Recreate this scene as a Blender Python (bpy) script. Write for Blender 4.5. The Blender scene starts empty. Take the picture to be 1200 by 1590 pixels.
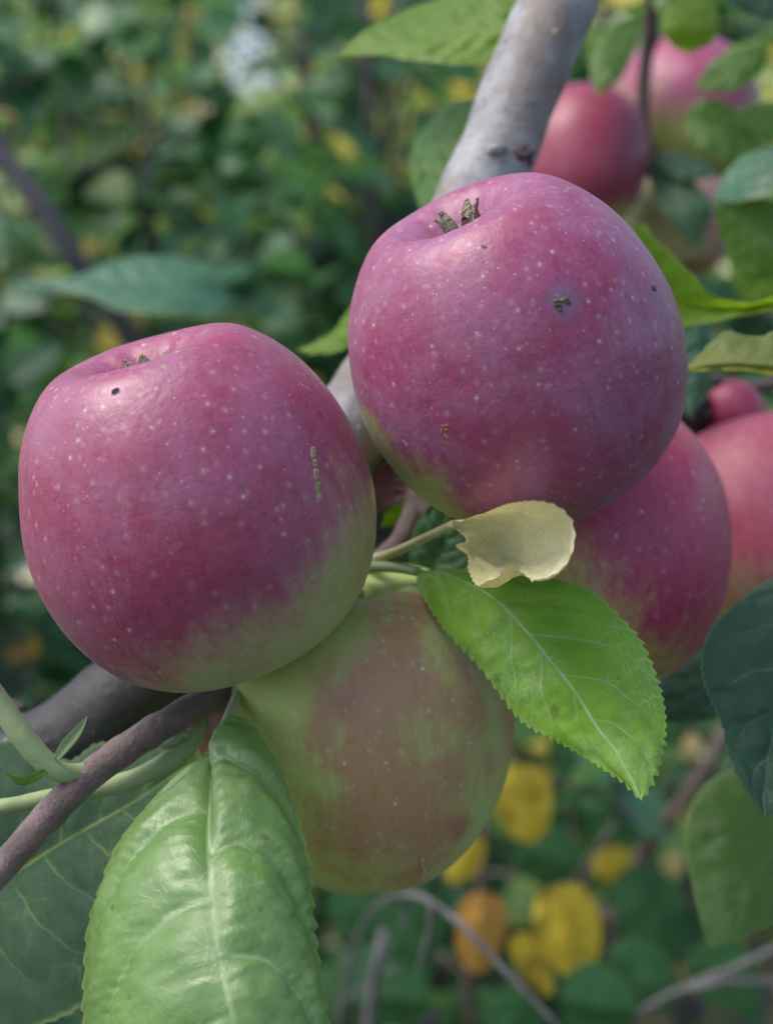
import bpy, bmesh, math, random
import numpy as np
from mathutils import Vector, Matrix, noise as mnoise
from mathutils.bvhtree import BVHTree

random.seed(7)
rng = np.random.default_rng(7)
scene = bpy.context.scene
col = scene.collection
R_ = math.radians

# ------------------------------------------------------------------ camera
CAM = Vector((0, 0, 1.25))
PITCH = R_(12)
F = 795 / math.tan(R_(20))                      # focal length in photo pixels
RT = Vector((1, 0, 0))
FW = Vector((0, math.cos(PITCH), -math.sin(PITCH)))
UP = Vector((0, math.sin(PITCH), math.cos(PITCH)))
cam_d = bpy.data.cameras.new('camera')
cam = bpy.data.objects.new('camera', cam_d)
col.objects.link(cam)
cam.location = CAM
cam.rotation_euler = (math.pi / 2 - PITCH, 0, 0)
cam_d.sensor_fit = 'VERTICAL'
cam_d.sensor_height = 24
cam_d.lens = 12 / math.tan(R_(20))
cam_d.clip_start = 0.02
cam_d.clip_end = 600
cam_d.dof.use_dof = True
cam_d.dof.focus_distance = 0.287
cam_d.dof.aperture_fstop = 6.3
scene.camera = cam

# ------------------------------------------------------------------ sky, sun, exposure
SUN_ELEV, SUN_AZ = R_(58), R_(-100)               # azimuth measured from +Y towards +X
w = bpy.data.worlds.new('World')
scene.world = w
w.use_nodes = True
wn = w.node_tree
sky = wn.nodes.new('ShaderNodeTexSky')
sky.sky_type = 'NISHITA'
sky.sun_disc = False
sky.sun_elevation = SUN_ELEV
sky.sun_rotation = SUN_AZ
sky.air_density = 1.0
sky.dust_density = 3.0
wn.links.new(sky.outputs[0], wn.nodes['Background'].inputs[0])
wn.nodes['Background'].inputs[1].default_value = 0.135
sun_d = bpy.data.lights.new('sun', 'SUN')
sun_d.energy = 1.5
sun_d.angle = R_(38)
sun_d.color = (1.0, 0.95, 0.88)
sun = bpy.data.objects.new('sun', sun_d)
col.objects.link(sun)
sd = Vector((math.sin(SUN_AZ) * math.cos(SUN_ELEV), math.cos(SUN_AZ) * math.cos(SUN_ELEV), math.sin(SUN_ELEV)))
sun.rotation_euler = sd.to_track_quat('Z', 'Y').to_euler()
scene.view_settings.view_transform = 'Standard'
scene.view_settings.look = 'None'
scene.view_settings.exposure = 0.82
scene.view_settings.gamma = 1.0
scene.cycles.use_denoising = True
scene.cycles.max_bounces = 6
scene.cycles.diffuse_bounces = 4
scene.cycles.glossy_bounces = 2
scene.cycles.transmission_bounces = 4

# ------------------------------------------------------------------ helpers
def P(px, py, d):
    """the world point that stands d metres in front of the lens at this place of the picture"""
    return CAM + RT * ((px - 600) / F * d) + UP * (-(py - 795) / F * d) + FW * d

def cv(x, y, z):                                 # right, up, towards the viewer -> world direction
    return (RT * x + UP * y - FW * z).normalized()

def project(p):
    q = p - CAM
    d = q.dot(FW)
    if d < 0.05:
        return (-9999, -9999, d)
    return (600 + q.dot(RT) / d * F, 795 - q.dot(UP) / d * F, d)

def catmull(pts, n):
    pts = [Vector(p) for p in pts]
    if len(pts) == 2:
        return [pts[0].lerp(pts[1], i / (n - 1)) for i in range(n)]
    ext = [pts[0] * 2 - pts[1]] + pts + [pts[-1] * 2 - pts[-2]]
    fine = []
    for i in range(1, len(ext) - 2):
        p0, p1, p2, p3 = ext[i - 1:i + 3]
        for k in range(16):
            t = k / 16
            fine.append(0.5 * ((2 * p1) + (p2 - p0) * t + (2 * p0 - 5 * p1 + 4 * p2 - p3) * t * t
                               + (3 * p1 - p0 - 3 * p2 + p3) * t ** 3))
    fine.append(pts[-1].copy())
    L = [0]
    for a, b in zip(fine, fine[1:]):
        L.append(L[-1] + (b - a).length)
    out, j = [], 0
    for i in range(n):
        t = L[-1] * i / (n - 1)
        while j < len(L) - 2 and L[j + 1] < t:
            j += 1
        s = (t - L[j]) / max(L[j + 1] - L[j], 1e-9)
        out.append(fine[j].lerp(fine[j + 1], min(max(s, 0), 1)))
    return out

def interp(vals, t):
    x = t * (len(vals) - 1)
    i = min(int(x), len(vals) - 2)
    return vals[i] + (vals[i + 1] - vals[i]) * (x - i)

def make_mesh(name, verts, faces, smooth=True):
    me = bpy.data.meshes.new(name)
    me.from_pydata([tuple(v) for v in verts], [], faces)
    if smooth:
        me.polygons.foreach_set('use_smooth', [True] * len(me.polygons))
    me.update()
    return me

def obj(name, me, mat=None, parent=None, world=True):
    o = bpy.data.objects.new(name, me)
    col.objects.link(o)
    if mat is not None and me is not None and not me.materials:
        me.materials.append(mat)
    if parent is not None:
        o.parent = parent
        if world:                                # vertices are given in world space
            o.matrix_parent_inverse = MW[parent.name].inverted()
            MW[o.name] = Matrix.Identity(4)
    return o

MW = {}                                          # world matrices of the roots

def root(name, label, cat, mat4, group=None):
    o = bpy.data.objects.new(name, None)
    col.objects.link(o)
    o.empty_display_size = 0.02
    o.matrix_world = mat4
    MW[o.name] = mat4.copy()
    o['label'] = label
    o['category'] = cat
    if group:
        o['group'] = group
    return o

def tube(pts, radii, seg=10, per=10, rough=0.0, rs=60.0, cap=True, seed=0):
    n = max(2, (len(pts) - 1) * per + 1)
    c = catmull(pts, n)
    V, Fc = [], []
    t0 = (c[1] - c[0]).normalized()
    ref = Vector((0, 0, 1)) if abs(t0.z) < 0.9 else Vector((1, 0, 0))
    nx = t0.cross(ref).normalized()
    for i in range(n):
        t = (c[min(i + 1, n - 1)] - c[max(i - 1, 0)]).normalized()
        nx = (nx - t * nx.dot(t)).normalized()
        ny = t.cross(nx)
        r = interp(radii, i / (n - 1))
        for k in range(seg):
            a = 2 * math.pi * k / seg
            d = nx * math.cos(a) + ny * math.sin(a)
            rr = r
            if rough:
                rr *= 1 + rough * mnoise.noise((c[i] + d * r) * rs + Vector((seed, 0, 0)))
            V.append(c[i] + d * rr)
    for i in range(n - 1):
        for k in range(seg):
            a, b = i * seg + k, i * seg + (k + 1) % seg
            Fc.append((a, b, b + seg, a + seg))
    if cap:
        Fc.append(tuple(range(seg - 1, -1, -1)))
        Fc.append(tuple(range((n - 1) * seg, n * seg)))
    return V, Fc

def join(parts):
    V, Fc = [], []
    for v, f in parts:
        o = len(V)
        V += v
        Fc += [tuple(i + o for i in q) for q in f]
    return V, Fc

# ------------------------------------------------------------------ node helper
class NT:
    def __init__(self, name):
        self.mat = bpy.data.materials.new(name)
        self.mat.use_nodes = True
        self.t = self.mat.node_tree
        self.bsdf = self.t.nodes['Principled BSDF']
        self.out = self.t.nodes['Material Output']
    def node(self, typ, **kw):
        n = self.t.nodes.new(typ)
        for k, v in kw.items():
            setattr(n, k, v)
        return n
    def set(self, sock, v):
        if isinstance(v, bpy.types.NodeSocket):
            self.t.links.new(v, sock)
        elif v is not None:
            if sock.type == 'RGBA' and len(v) == 3:
                v = (*v, 1)
            sock.default_value = v
    def m(self, op, a, b=None, c=None):
        n = self.node('ShaderNodeMath', operation=op)
        for s, v in zip(n.inputs, (a, b, c)):
            self.set(s, v)
        return n.outputs[0]
    def vm(self, op, a, b=None):
        n = self.node('ShaderNodeVectorMath', operation=op)
        self.set(n.inputs[0], a)
        if b is not None:
            self.set(n.inputs[1], b)
        return n.outputs['Value'] if op in ('DOT_PRODUCT', 'LENGTH', 'DISTANCE') else n.outputs[0]
    def ss(self, x, lo, hi, a=0.0, b=1.0, typ='SMOOTHSTEP'):
        n = self.node('ShaderNodeMapRange', interpolation_type=typ)
        for s, v in zip(n.inputs, (x, lo, hi, a, b)):
            self.set(s, v)
        return n.outputs[0]
    def mix(self, f, a, b, blend='MIX'):
        n = self.node('ShaderNodeMix', data_type='RGBA', blend_type=blend)
        self.set(n.inputs[0], f)
        self.set(n.inputs[6], a)
        self.set(n.inputs[7], b)
        return n.outputs[2]
    def noise(self, vec, scale, detail=3, rough=0.5, dist=0.0, dim='3D'):
        n = self.node('ShaderNodeTexNoise', noise_dimensions=dim)
        self.set(n.inputs['Vector'], vec)
        n.inputs['Scale'].default_value = scale
        n.inputs['Detail'].default_value = detail
        n.inputs['Roughness'].default_value = rough
        n.inputs['Distortion'].default_value = dist
        return n.outputs[0]
    def voro(self, vec, scale, feature='F1', rnd=1.0, dim='3D'):
        n = self.node('ShaderNodeTexVoronoi', feature=feature, voronoi_dimensions=dim)
        self.set(n.inputs['Vector'], vec)
        n.inputs['Scale'].default_value = scale
        n.inputs['Randomness'].default_value = rnd
        return n
    def objc(self):
        return self.node('ShaderNodeTexCoord').outputs['Object']
    def attr(self, name):
        return self.node('ShaderNodeAttribute', attribute_name=name)
    def sep(self, v):
        n = self.node('ShaderNodeSeparateXYZ')
        self.set(n.inputs[0], v)
        return n.outputs
    def comb(self, x, y, z):
        n = self.node('ShaderNodeCombineXYZ')
        for s, v in zip(n.inputs, (x, y, z)):
            self.set(s, v)
        return n.outputs[0]
    def bump(self, h, strength=0.3, dist=0.001):
        n = self.node('ShaderNodeBump')
        n.inputs['Strength'].default_value = strength
        n.inputs['Distance'].default_value = dist
        self.set(n.inputs['Height'], h)
        return n.outputs[0]
    def p(self, **kw):
        for k, v in kw.items():
            self.set(self.bsdf.inputs[k.replace('_', ' ')], v)

# ------------------------------------------------------------------ materials
def apple_mat(name, blush, lo, hi, green, red, bloom=0.22, streak=0.25, off=0.0, maxred=1.0, dark=None, dots=1.0, patch=1.1, spec=0.5):
    g = NT(name)
    c = g.objc()
    cs = g.vm('ADD', c, (off, off * 0.7, off * 1.3))
    x, y, z = g.sep(c)
    st = g.noise(g.vm('MULTIPLY', cs, (9, 9, 1.3)), 1.6, 4, 0.6)
    st2 = g.noise(g.vm('MULTIPLY', cs, (26, 26, 2.6)), 1.4, 3, 0.6)
    big = g.noise(cs, 1.7, 3, 0.55)
    fine = g.noise(cs, 34, 3, 0.6)
    d = g.vm('DOT_PRODUCT', c, tuple(blush))
    k = g.m('ADD', d, g.m('MULTIPLY', g.m('SUBTRACT', big, 0.5), patch))
    k = g.m('ADD', k, g.m('MULTIPLY', g.m('SUBTRACT', st, 0.5), streak * 2))
    k = g.m('ADD', k, g.m('MULTIPLY', g.m('SUBTRACT', st2, 0.5), streak))
    msk = g.ss(k, lo, hi, 0.0, maxred)
    gcol = g.mix(g.ss(big, 0.3, 0.7), green, tuple(v * f for v, f in zip(green, (1.25, 1.08, 0.95))))
    dk = dark or tuple(v * f for v, f in zip(red, (0.75, 0.42, 0.45)))
    rcol = g.mix(g.ss(g.noise(g.vm('MULTIPLY', cs, (7, 7, 1.0)), 2.1, 4, 0.65), 0.47, 0.72, 0, 0.75), red, dk)
    rcol = g.mix(g.ss(st2, 0.54, 0.70, 0, 0.5), rcol, dk)
    rcol = g.mix(g.ss(fine, 0.55, 0.75, 0, 0.22), rcol, dk)
    colr = g.mix(msk, gcol, rcol)
    # waxy bloom, wiped off in places
    bl = g.m('MULTIPLY', g.ss(g.noise(cs, 2.6, 5, 0.62, 0.4), 0.26, 0.72), g.ss(g.noise(cs, 55, 2, 0.5), 0.28, 0.5, 0.55, 1.0))
    bl = g.m('MULTIPLY', bl, g.m('MULTIPLY', g.ss(msk, 0.0, 0.8, 0.3, 1.0), bloom))
    colr = g.mix(bl, colr, (0.44, 0.32, 0.50))
    # russet freckles and red flecks round the calyx
    fr = g.m('MULTIPLY', g.ss(z, 0.55, 0.9), g.ss(g.noise(cs, 30, 4, 0.7), 0.58, 0.66))
    colr = g.mix(g.m('MULTIPLY', fr, 0.6), colr, (0.34, 0.05, 0.06))
    # lenticels in two sizes
    v1 = g.voro(g.vm('MULTIPLY', cs, (1, 1, 0.9)), 12.5)
    r1 = g.sep(v1.outputs['Color'])[0]
    d1 = g.ss(v1.outputs['Distance'], g.ss(r1, 0, 1, 0.06, 0.15), g.ss(r1, 0, 1, 0.0, 0.03), 0, 1)
    v2 = g.voro(cs, 21.0)
    r2 = g.sep(v2.outputs['Color'])[0]
    d2 = g.ss(v2.outputs['Distance'], 0.16, 0.07, 0, 1)
    d2 = g.m('MULTIPLY', d2, g.m('MULTIPLY', g.ss(z, -0.7, 0.6, 0.35, 1.0), g.ss(r2, 0.2, 0.6, 0.2, 0.9)))
    halo = g.ss(v1.outputs['Distance'], 0.34, 0.05, 0, 0.22)
    colr = g.mix(g.m('MULTIPLY', halo, dots), colr, (0.52, 0.44, 0.38))
    colr = g.mix(g.m('MULTIPLY', g.m('MAXIMUM', d1, g.m('MULTIPLY', d2, 0.8)), 0.56 * dots), colr, (0.68, 0.64, 0.58))
    # dark red specks
    v3 = g.voro(cs, 14.0)
    colr = g.mix(g.ss(v3.outputs['Distance'], 0.10, 0.05, 0, 0.55), colr, dk)
    # dust and hairs
    du = g.ss(g.noise(cs, 120, 2, 0.5), 0.70, 0.78, 0, 0.35)
    colr = g.mix(du, colr, (0.6, 0.55, 0.58))
    h = g.m('ADD', g.m('MULTIPLY', g.noise(cs, 14, 4, 0.6), 0.35), g.m('MULTIPLY', g.noise(cs, 90, 2, 0.5), 0.05))
    h = g.m('ADD', h, g.m('MULTIPLY', d1, 0.05))
    g.p(Base_Color=colr, Roughness=g.ss(g.noise(cs, 6, 4, 0.6), 0.3, 0.7, 0.33, 0.47), Normal=g.bump(h, 0.10, 0.012),
        Sheen_Weight=0.09, Sheen_Roughness=0.4, Sheen_Tint=(0.80, 0.72, 0.95), Specular_IOR_Level=spec)
    return g.mat

def leaf_mat(name, c1, c2, vein, tcol, trans=0.35, rough=0.42, vein_w=1.0, vein_amt=0.7, nlat=8.0, fine=0.25,
             margin=(0.35, 0.42, 0.10), spot=None, spec=0.5, retic=18.0, scurf=0.0, va=.13, vb=.10):
    """u along the leaf, v across (-1..1), third component the distance to the midrib over the leaf width"""
    g = NT(name)
    a = g.attr('lf').outputs['Vector']
    u, v, q = g.sep(a)
    oc = g.objc()
    s = g.m('ABSOLUTE', v)
    sgn = g.m('SIGN', v)
    patch0 = g.ss(g.noise(oc, 70, 3, 0.6), 0.38, 0.6)
    wob = g.m('MULTIPLY', g.m('SUBTRACT', g.noise(g.comb(u, g.m('MULTIPLY', v, 0.5), 0.3), 6.0, 2, 0.5), 0.5), 0.05)
    u0 = g.m('SUBTRACT', g.m('SUBTRACT', g.m('ADD', u, wob), g.m('MULTIPLY', s, va)), g.m('MULTIPLY', g.m('MULTIPLY', s, s), vb))
    ww = g.m('ADD', g.m('MULTIPLY', u0, nlat), g.m('MULTIPLY', sgn, 0.22))
    dl = g.m('ABSOLUTE', g.m('SUBTRACT', g.m('FRACT', ww), 0.5))
    lat = g.ss(dl, 0.055 * vein_w, 0.012 * vein_w)
    lat = g.m('MULTIPLY', lat, g.ss(s, 0.92, 0.55, 0.0, 1.0))
    mid = g.m('MULTIPLY', g.ss(q, 0.026 * vein_w, 0.008 * vein_w), g.ss(patch0, 0, 1, 0.5, 1.0))
    vr = g.voro(g.comb(g.m('MULTIPLY', u, 1.9), v, wob), retic, 'DISTANCE_TO_EDGE', 1.0, '2D')
    ret = g.ss(vr.outputs['Distance'], 0.07, 0.015)
    vr2 = g.voro(g.comb(g.m('MULTIPLY', u, 1.9), v, wob), retic * 0.36, 'DISTANCE_TO_EDGE', 1.0, '2D')
    ret2 = g.ss(vr2.outputs['Distance'], 0.04, 0.008)
    patch = g.ss(g.noise(oc, 60, 3, 0.6), 0.38, 0.68)
    base = g.mix(g.ss(g.noise(oc, 45, 4, 0.6), 0.3, 0.7), c1, c2)
    base = g.mix(g.ss(g.noise(oc, 900, 2, 0.5), 0.35, 0.7, 0, 0.25), base, tuple(x * 0.6 for x in c1))
    vm = g.m('MAXIMUM', g.m('MULTIPLY', mid, 1.0), g.m('MULTIPLY', lat, g.ss(patch, 0, 1, 0.35, 0.95)))
    vm = g.m('MAXIMUM', vm, g.m('MULTIPLY', g.m('MAXIMUM', ret, g.m('MULTIPLY', ret2, 1.6)), g.m('MULTIPLY', patch, fine)))
    vm = g.m('MULTIPLY', vm, vein_amt)
    colr = g.mix(vm, base, vein)
    if scurf:
        sc = g.m('MULTIPLY', g.ss(g.noise(oc, 700, 3, 0.7), 0.56, 0.66), g.m('MULTIPLY', patch, scurf))
        colr = g.mix(sc, colr, (0.55, 0.62, 0.52))
    mg = g.ss(s, 0.955, 0.995)  # pale margin; it also paints in the highlight along the leaf edge
    colr = g.mix(g.m('MULTIPLY', mg, 0.8), colr, margin)
    if spot:
        colr = g.mix(g.ss(g.noise(oc, 75, 4, 0.65), 0.53, 0.62, 0, 0.85), colr, spot)
    colr = g.mix(g.ss(g.noise(oc, 160, 2, 0.5), 0.70, 0.74, 0, 0.5), colr, (0.06, 0.07, 0.03))
    h = g.m('SUBTRACT', g.m('MULTIPLY', g.noise(oc, 500, 3, 0.6), 0.3), g.m('ADD', g.m('MULTIPLY', lat, 0.4), g.m('MULTIPLY', ret, min(0.35, fine * 0.6))))
    nrm = g.bump(h, 0.35, 0.0005)
    g.p(Base_Color=colr, Roughness=g.ss(g.noise(oc, 80, 3, 0.6), 0.3, 0.7, rough - 0.07, rough + 0.1), Normal=nrm,
        Specular_IOR_Level=spec)
    tr = g.node('ShaderNodeBsdfTranslucent')
    g.set(tr.inputs[0], g.mix(g.m('MULTIPLY', vm, 0.6), tcol, tuple(x * 0.75 for x in tcol)))
    mx = g.node('ShaderNodeMixShader')
    mx.inputs[0].default_value = trans
    g.t.links.new(g.bsdf.outputs[0], mx.inputs[1])
    g.t.links.new(tr.outputs[0], mx.inputs[2])
    g.t.links.new(mx.outputs[0], g.out.inputs[0])
    return g.mat

def bg_leaf_mat(name, ramp, trans=0.3, rough=0.4, use_attr=False):
    g = NT(name)
    if use_attr:
        r = g.attr('rnd').outputs['Fac']
    else:
        r = g.node('ShaderNodeObjectInfo').outputs['Random']
    cr = g.node('ShaderNodeValToRGB')
    e = cr.color_ramp.elements
    while len(e) < len(ramp):
        e.new(0.5)
    for el, (p_, c_) in zip(e, ramp):
        el.position = p_
        el.color = (*c_, 1)
    g.set(cr.inputs[0], r)
    oc = g.objc()
    cc = g.mix(g.ss(g.noise(oc, 60, 3, 0.6), 0.35, 0.7, 0, 0.5), cr.outputs[0], g.mix(1.0, cr.outputs[0], (0.62, 0.68, 0.6), 'MULTIPLY'))
    g.p(Base_Color=cc, Roughness=rough, Specular_IOR_Level=0.25 if rough > .55 else 0.6)
    tr = g.node('ShaderNodeBsdfTranslucent')
    g.set(tr.inputs[0], g.mix(1.0, cr.outputs[0], (1.5, 1.6, 0.8), 'MULTIPLY'))
    mx = g.node('ShaderNodeMixShader')
    mx.inputs[0].default_value = trans
    g.t.links.new(g.bsdf.outputs[0], mx.inputs[1])
    g.t.links.new(tr.outputs[0], mx.inputs[2])
    g.t.links.new(mx.outputs[0], g.out.inputs[0])
    return g.mat

def bark_mat(name, c1, c2, c3, dot, scale=1.0, sheen=0.0, rough=0.7, dots=0.5, under_tone=None):
    g = NT(name)
    oc = g.objc()
    n1 = g.noise(oc, 55 * scale, 5, 0.65, 0.6)
    n2 = g.noise(oc, 240 * scale, 4, 0.65)
    n3 = g.noise(g.vm('MULTIPLY', oc, (1, 1, 1)), 22 * scale, 3, 0.6, 1.2)
    cc = g.mix(g.ss(n1, 0.35, 0.65), c1, c2)
    cc = g.mix(g.ss(n3, 0.52, 0.68, 0, 0.75), cc, c3)
    cc = g.mix(g.ss(n2, 0.52, 0.72, 0, 0.5), cc, tuple(x * 0.45 for x in c1))
    if under_tone:
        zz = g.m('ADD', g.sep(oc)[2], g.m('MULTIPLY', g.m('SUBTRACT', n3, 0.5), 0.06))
        cc = g.mix(g.ss(zz, under_tone[0], under_tone[1], 0.0, 1.0), g.mix(1.0, cc, under_tone[2], 'MULTIPLY'), cc)  # multiplied darker below a height: shade on the low limb painted into the bark
    v = g.voro(oc, 130 * scale)
    rr = g.sep(v.outputs['Color'])[0]
    dd = g.m('MULTIPLY', g.ss(v.outputs['Distance'], 0.26, 0.14), g.ss(rr, 1 - dots, 1 - dots + 0.1))
    cc = g.mix(dd, cc, dot)
    h = g.m('ADD', g.m('ADD', g.m('MULTIPLY', n1, 0.5), g.m('MULTIPLY', n2, 0.5)), g.m('MULTIPLY', dd, 0.4))
    g.p(Base_Color=cc, Roughness=rough, Normal=g.bump(h, 0.9, 0.0016), Sheen_Weight=sheen, Sheen_Roughness=0.5)
    return g.mat

def plain_mat(name, c1, c2, scale=80, rough=0.6, bump=0.4, bd=0.0006, sheen=0.0, trans=None):
    g = NT(name)
    oc = g.objc()
    n = g.noise(oc, scale, 4, 0.6)
    g.p(Base_Color=g.mix(g.ss(n, 0.35, 0.65), c1, c2), Roughness=rough, Normal=g.bump(g.noise(oc, scale * 3, 3, 0.6), bump, bd),
        Sheen_Weight=sheen)
    if trans:
        tr = g.node('ShaderNodeBsdfTranslucent')
        g.set(tr.inputs[0], trans)
        mx = g.node('ShaderNodeMixShader')
        mx.inputs[0].default_value = 0.35
        g.t.links.new(g.bsdf.outputs[0], mx.inputs[1])
        g.t.links.new(tr.outputs[0], mx.inputs[2])
        g.t.links.new(mx.outputs[0], g.out.inputs[0])
    return g.mat

GREEN = (0.35, 0.43, 0.17)
M = {}
M['limb'] = bark_mat('limb_bark', (0.20, 0.20, 0.205), (0.35, 0.35, 0.355), (0.17, 0.135, 0.11), (0.45, 0.36, 0.24), 1.0, 0.0, 0.62, 0.14, (1.145, 1.215, (0.13, 0.13, 0.14)))  # last tuple paints shade onto the low end of the limb
M['twig'] = bark_mat('fruit_twig_bark', (0.10, 0.07, 0.065), (0.17, 0.12, 0.115), (0.20, 0.065, 0.055), (0.55, 0.45, 0.36), 2.2, 0.22, 0.75, 0.08)
M['dark_twig'] = bark_mat('dark_twig_bark', (0.07, 0.05, 0.045), (0.12, 0.09, 0.09), (0.09, 0.04, 0.04), (0.2, 0.15, 0.12), 2.0, 0.0, 0.8, 0.1)
M['shoot'] = plain_mat('green_shoot', (0.24, 0.31, 0.14), (0.31, 0.40, 0.19), 90, 0.6, 0.35, 0.0005, 0.08)
M['petiole'] = plain_mat('pale_petiole', (0.26, 0.36, 0.16), (0.34, 0.42, 0.22), 150, 0.55, 0.3, 0.0004, 0.3)
M['ypetiole'] = plain_mat('yellow_petiole', (0.52, 0.47, 0.22), (0.60, 0.54, 0.30), 150, 0.55, 0.3, 0.0004, 0.2)
M['calyx'] = plain_mat('dry_sepal', (0.24, 0.19, 0.12), (0.42, 0.36, 0.24), 9, 0.85, 0.6, 0.02, 0.3)
M['calyx_tip'] = plain_mat('dry_sepal_tip', (0.03, 0.025, 0.02), (0.06, 0.05, 0.04), 9, 0.9, 0.6, 0.02)
M['stem'] = plain_mat('fruit_stem', (0.15, 0.11, 0.06), (0.24, 0.22, 0.10), 12, 0.7, 0.4, 0.02)
M['hole'] = plain_mat('insect_hole_inside', (0.012, 0.008, 0.008), (0.03, 0.015, 0.012), 20, 0.9)
M['scab'] = plain_mat('corky_scab', (0.20, 0.17, 0.08), (0.38, 0.34, 0.20), 500, 0.85, 0.8, 0.0006)
M['dscab'] = plain_mat('dark_scab', (0.05, 0.045, 0.03), (0.18, 0.15, 0.08), 700, 0.85, 0.8, 0.0006)
M['rscab'] = plain_mat('reddish_scab', (0.26, 0.10, 0.06), (0.34, 0.17, 0.09), 700, 0.8, 0.6, 0.0004)
M['black'] = plain_mat('mummified_skin', (0.008, 0.008, 0.010), (0.02, 0.018, 0.02), 200, 0.7, 0.8, 0.001)
M['pinkleaf'] = plain_mat('pink_stipule', (0.62, 0.27, 0.30), (0.66, 0.40, 0.34), 120, 0.5, 0.2, 0.0004, 0.2, (0.7, 0.25, 0.28))
M['dryleaf'] = plain_mat('dry_red_leaf', (0.10, 0.035, 0.045), (0.16, 0.07, 0.07), 90, 0.6, 0.4, 0.0006, 0.1)

M['leaf_mid'] = leaf_mat('bright_leaf', (0.15, 0.34, 0.022), (0.23, 0.45, 0.035), (0.46, 0.58, 0.42), (0.22, 0.48, 0.03), 0.25, 0.5, 0.75, 0.66, 7.0, 0.8, (0.30, 0.42, 0.08), None, 0.35, 32.0, 0.12)
M['leaf_front'] = leaf_mat('front_leaf', (0.14, 0.28, 0.07), (0.19, 0.34, 0.10), (0.40, 0.52, 0.30), (0.30, 0.52, 0.06), 0.30, 0.41, 0.7, 0.5, 4.6, 0.3, (0.36, 0.46, 0.14), None, 0.95, 18.0, 0.0, .02, .30)
M['leaf_under'] = leaf_mat('underside_leaf', (0.035, 0.085, 0.055), (0.05, 0.11, 0.065), (0.34, 0.42, 0.12), (0.12, 0.26, 0.02), 0.35, 0.62, 0.35, 0.8, 8.0, 0.22, (0.2, 0.3, 0.12), None, 0.25, 26.0)  # dark green of the leaf underside
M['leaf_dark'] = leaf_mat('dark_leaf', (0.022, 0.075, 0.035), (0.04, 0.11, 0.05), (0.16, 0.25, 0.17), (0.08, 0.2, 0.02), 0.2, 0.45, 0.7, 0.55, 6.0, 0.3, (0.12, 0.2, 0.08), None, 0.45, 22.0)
M['leaf_green'] = leaf_mat('mid_leaf', (0.07, 0.17, 0.035), (0.11, 0.23, 0.05), (0.2, 0.32, 0.14), (0.22, 0.42, 0.03), 0.38, 0.45, 0.8, 0.5, 7.0, 0.1)
M['leaf_lime'] = leaf_mat('lime_leaf', (0.12, 0.25, 0.02), (0.17, 0.30, 0.03), (0.26, 0.36, 0.12), (0.30, 0.48, 0.02), 0.5, 0.5, 0.8, 0.4, 7.0, 0.1)
M['leaf_olive'] = leaf_mat('olive_leaf', (0.14, 0.19, 0.05), (0.20, 0.25, 0.06), (0.38, 0.40, 0.24), (0.32, 0.38, 0.04), 0.45, 0.6, 1.2, 0.6, 6.0, 0.1, (0.5, 0.52, 0.36))
M['leaf_teal'] = leaf_mat('teal_leaf', (0.05, 0.15, 0.085), (0.07, 0.19, 0.10), (0.16, 0.28, 0.2), (0.10, 0.25, 0.05), 0.25, 0.38, 0.8, 0.4, 7.0, 0.1)
M['leaf_yellow'] = leaf_mat('yellowed_leaf', (0.78, 0.76, 0.46), (0.86, 0.84, 0.64), (0.62, 0.57, 0.34), (0.70, 0.62, 0.24), 0.2, 0.6, 0.6, 0.5, 6.0, 0.15, (0.66, 0.60, 0.36), None, 0.25)

# ------------------------------------------------------------------ setting: ground
g = NT('ground_earth')
oc = g.objc()
g.p(Base_Color=g.mix(g.ss(g.noise(oc, 7, 5, 0.65), 0.35, 0.65), (0.035, 0.05, 0.02), (0.10, 0.085, 0.05)), Roughness=0.95,
    Normal=g.bump(g.noise(oc, 40, 5, 0.7), 0.8, 0.03))
gv, gf = [], []
rings = [0, 1, 2, 3, 4.5, 6.5, 9, 14, 25, 60, 150, 400]
for i, r in enumerate(rings):
    for k in range(48):
        a = 2 * math.pi * k / 48
        p = Vector((math.cos(a) * r, 2 + math.sin(a) * r, 0))
        p.z = 0.03 * mnoise.noise(p * 0.9) if r < 60 else 0
        gv.append(p)
for i in range(len(rings) - 1):
    for k in range(48):
        gf.append((i * 48 + k, (i + 1) * 48 + k, (i + 1) * 48 + (k + 1) % 48, i * 48 + (k + 1) % 48))
go = obj('ground', make_mesh('ground', gv, gf), g.mat)
go['kind'] = 'structure'

# ------------------------------------------------------------------ apples
PROF = [(0, .66), (.06, .66), (.12, .69), (.20, .765), (.30, .855), (.42, .90), (.555, .865), (.705, .735), (.845, .54), (.95, .28),
        (1.0, .0), (.985, -.26), (.915, -.50), (.79, -.71), (.62, -.86), (.46, -.925), (.33, -.91), (.22, -.84), (.12, -.72), (.05, -.60), (0, -.56)]

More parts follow.
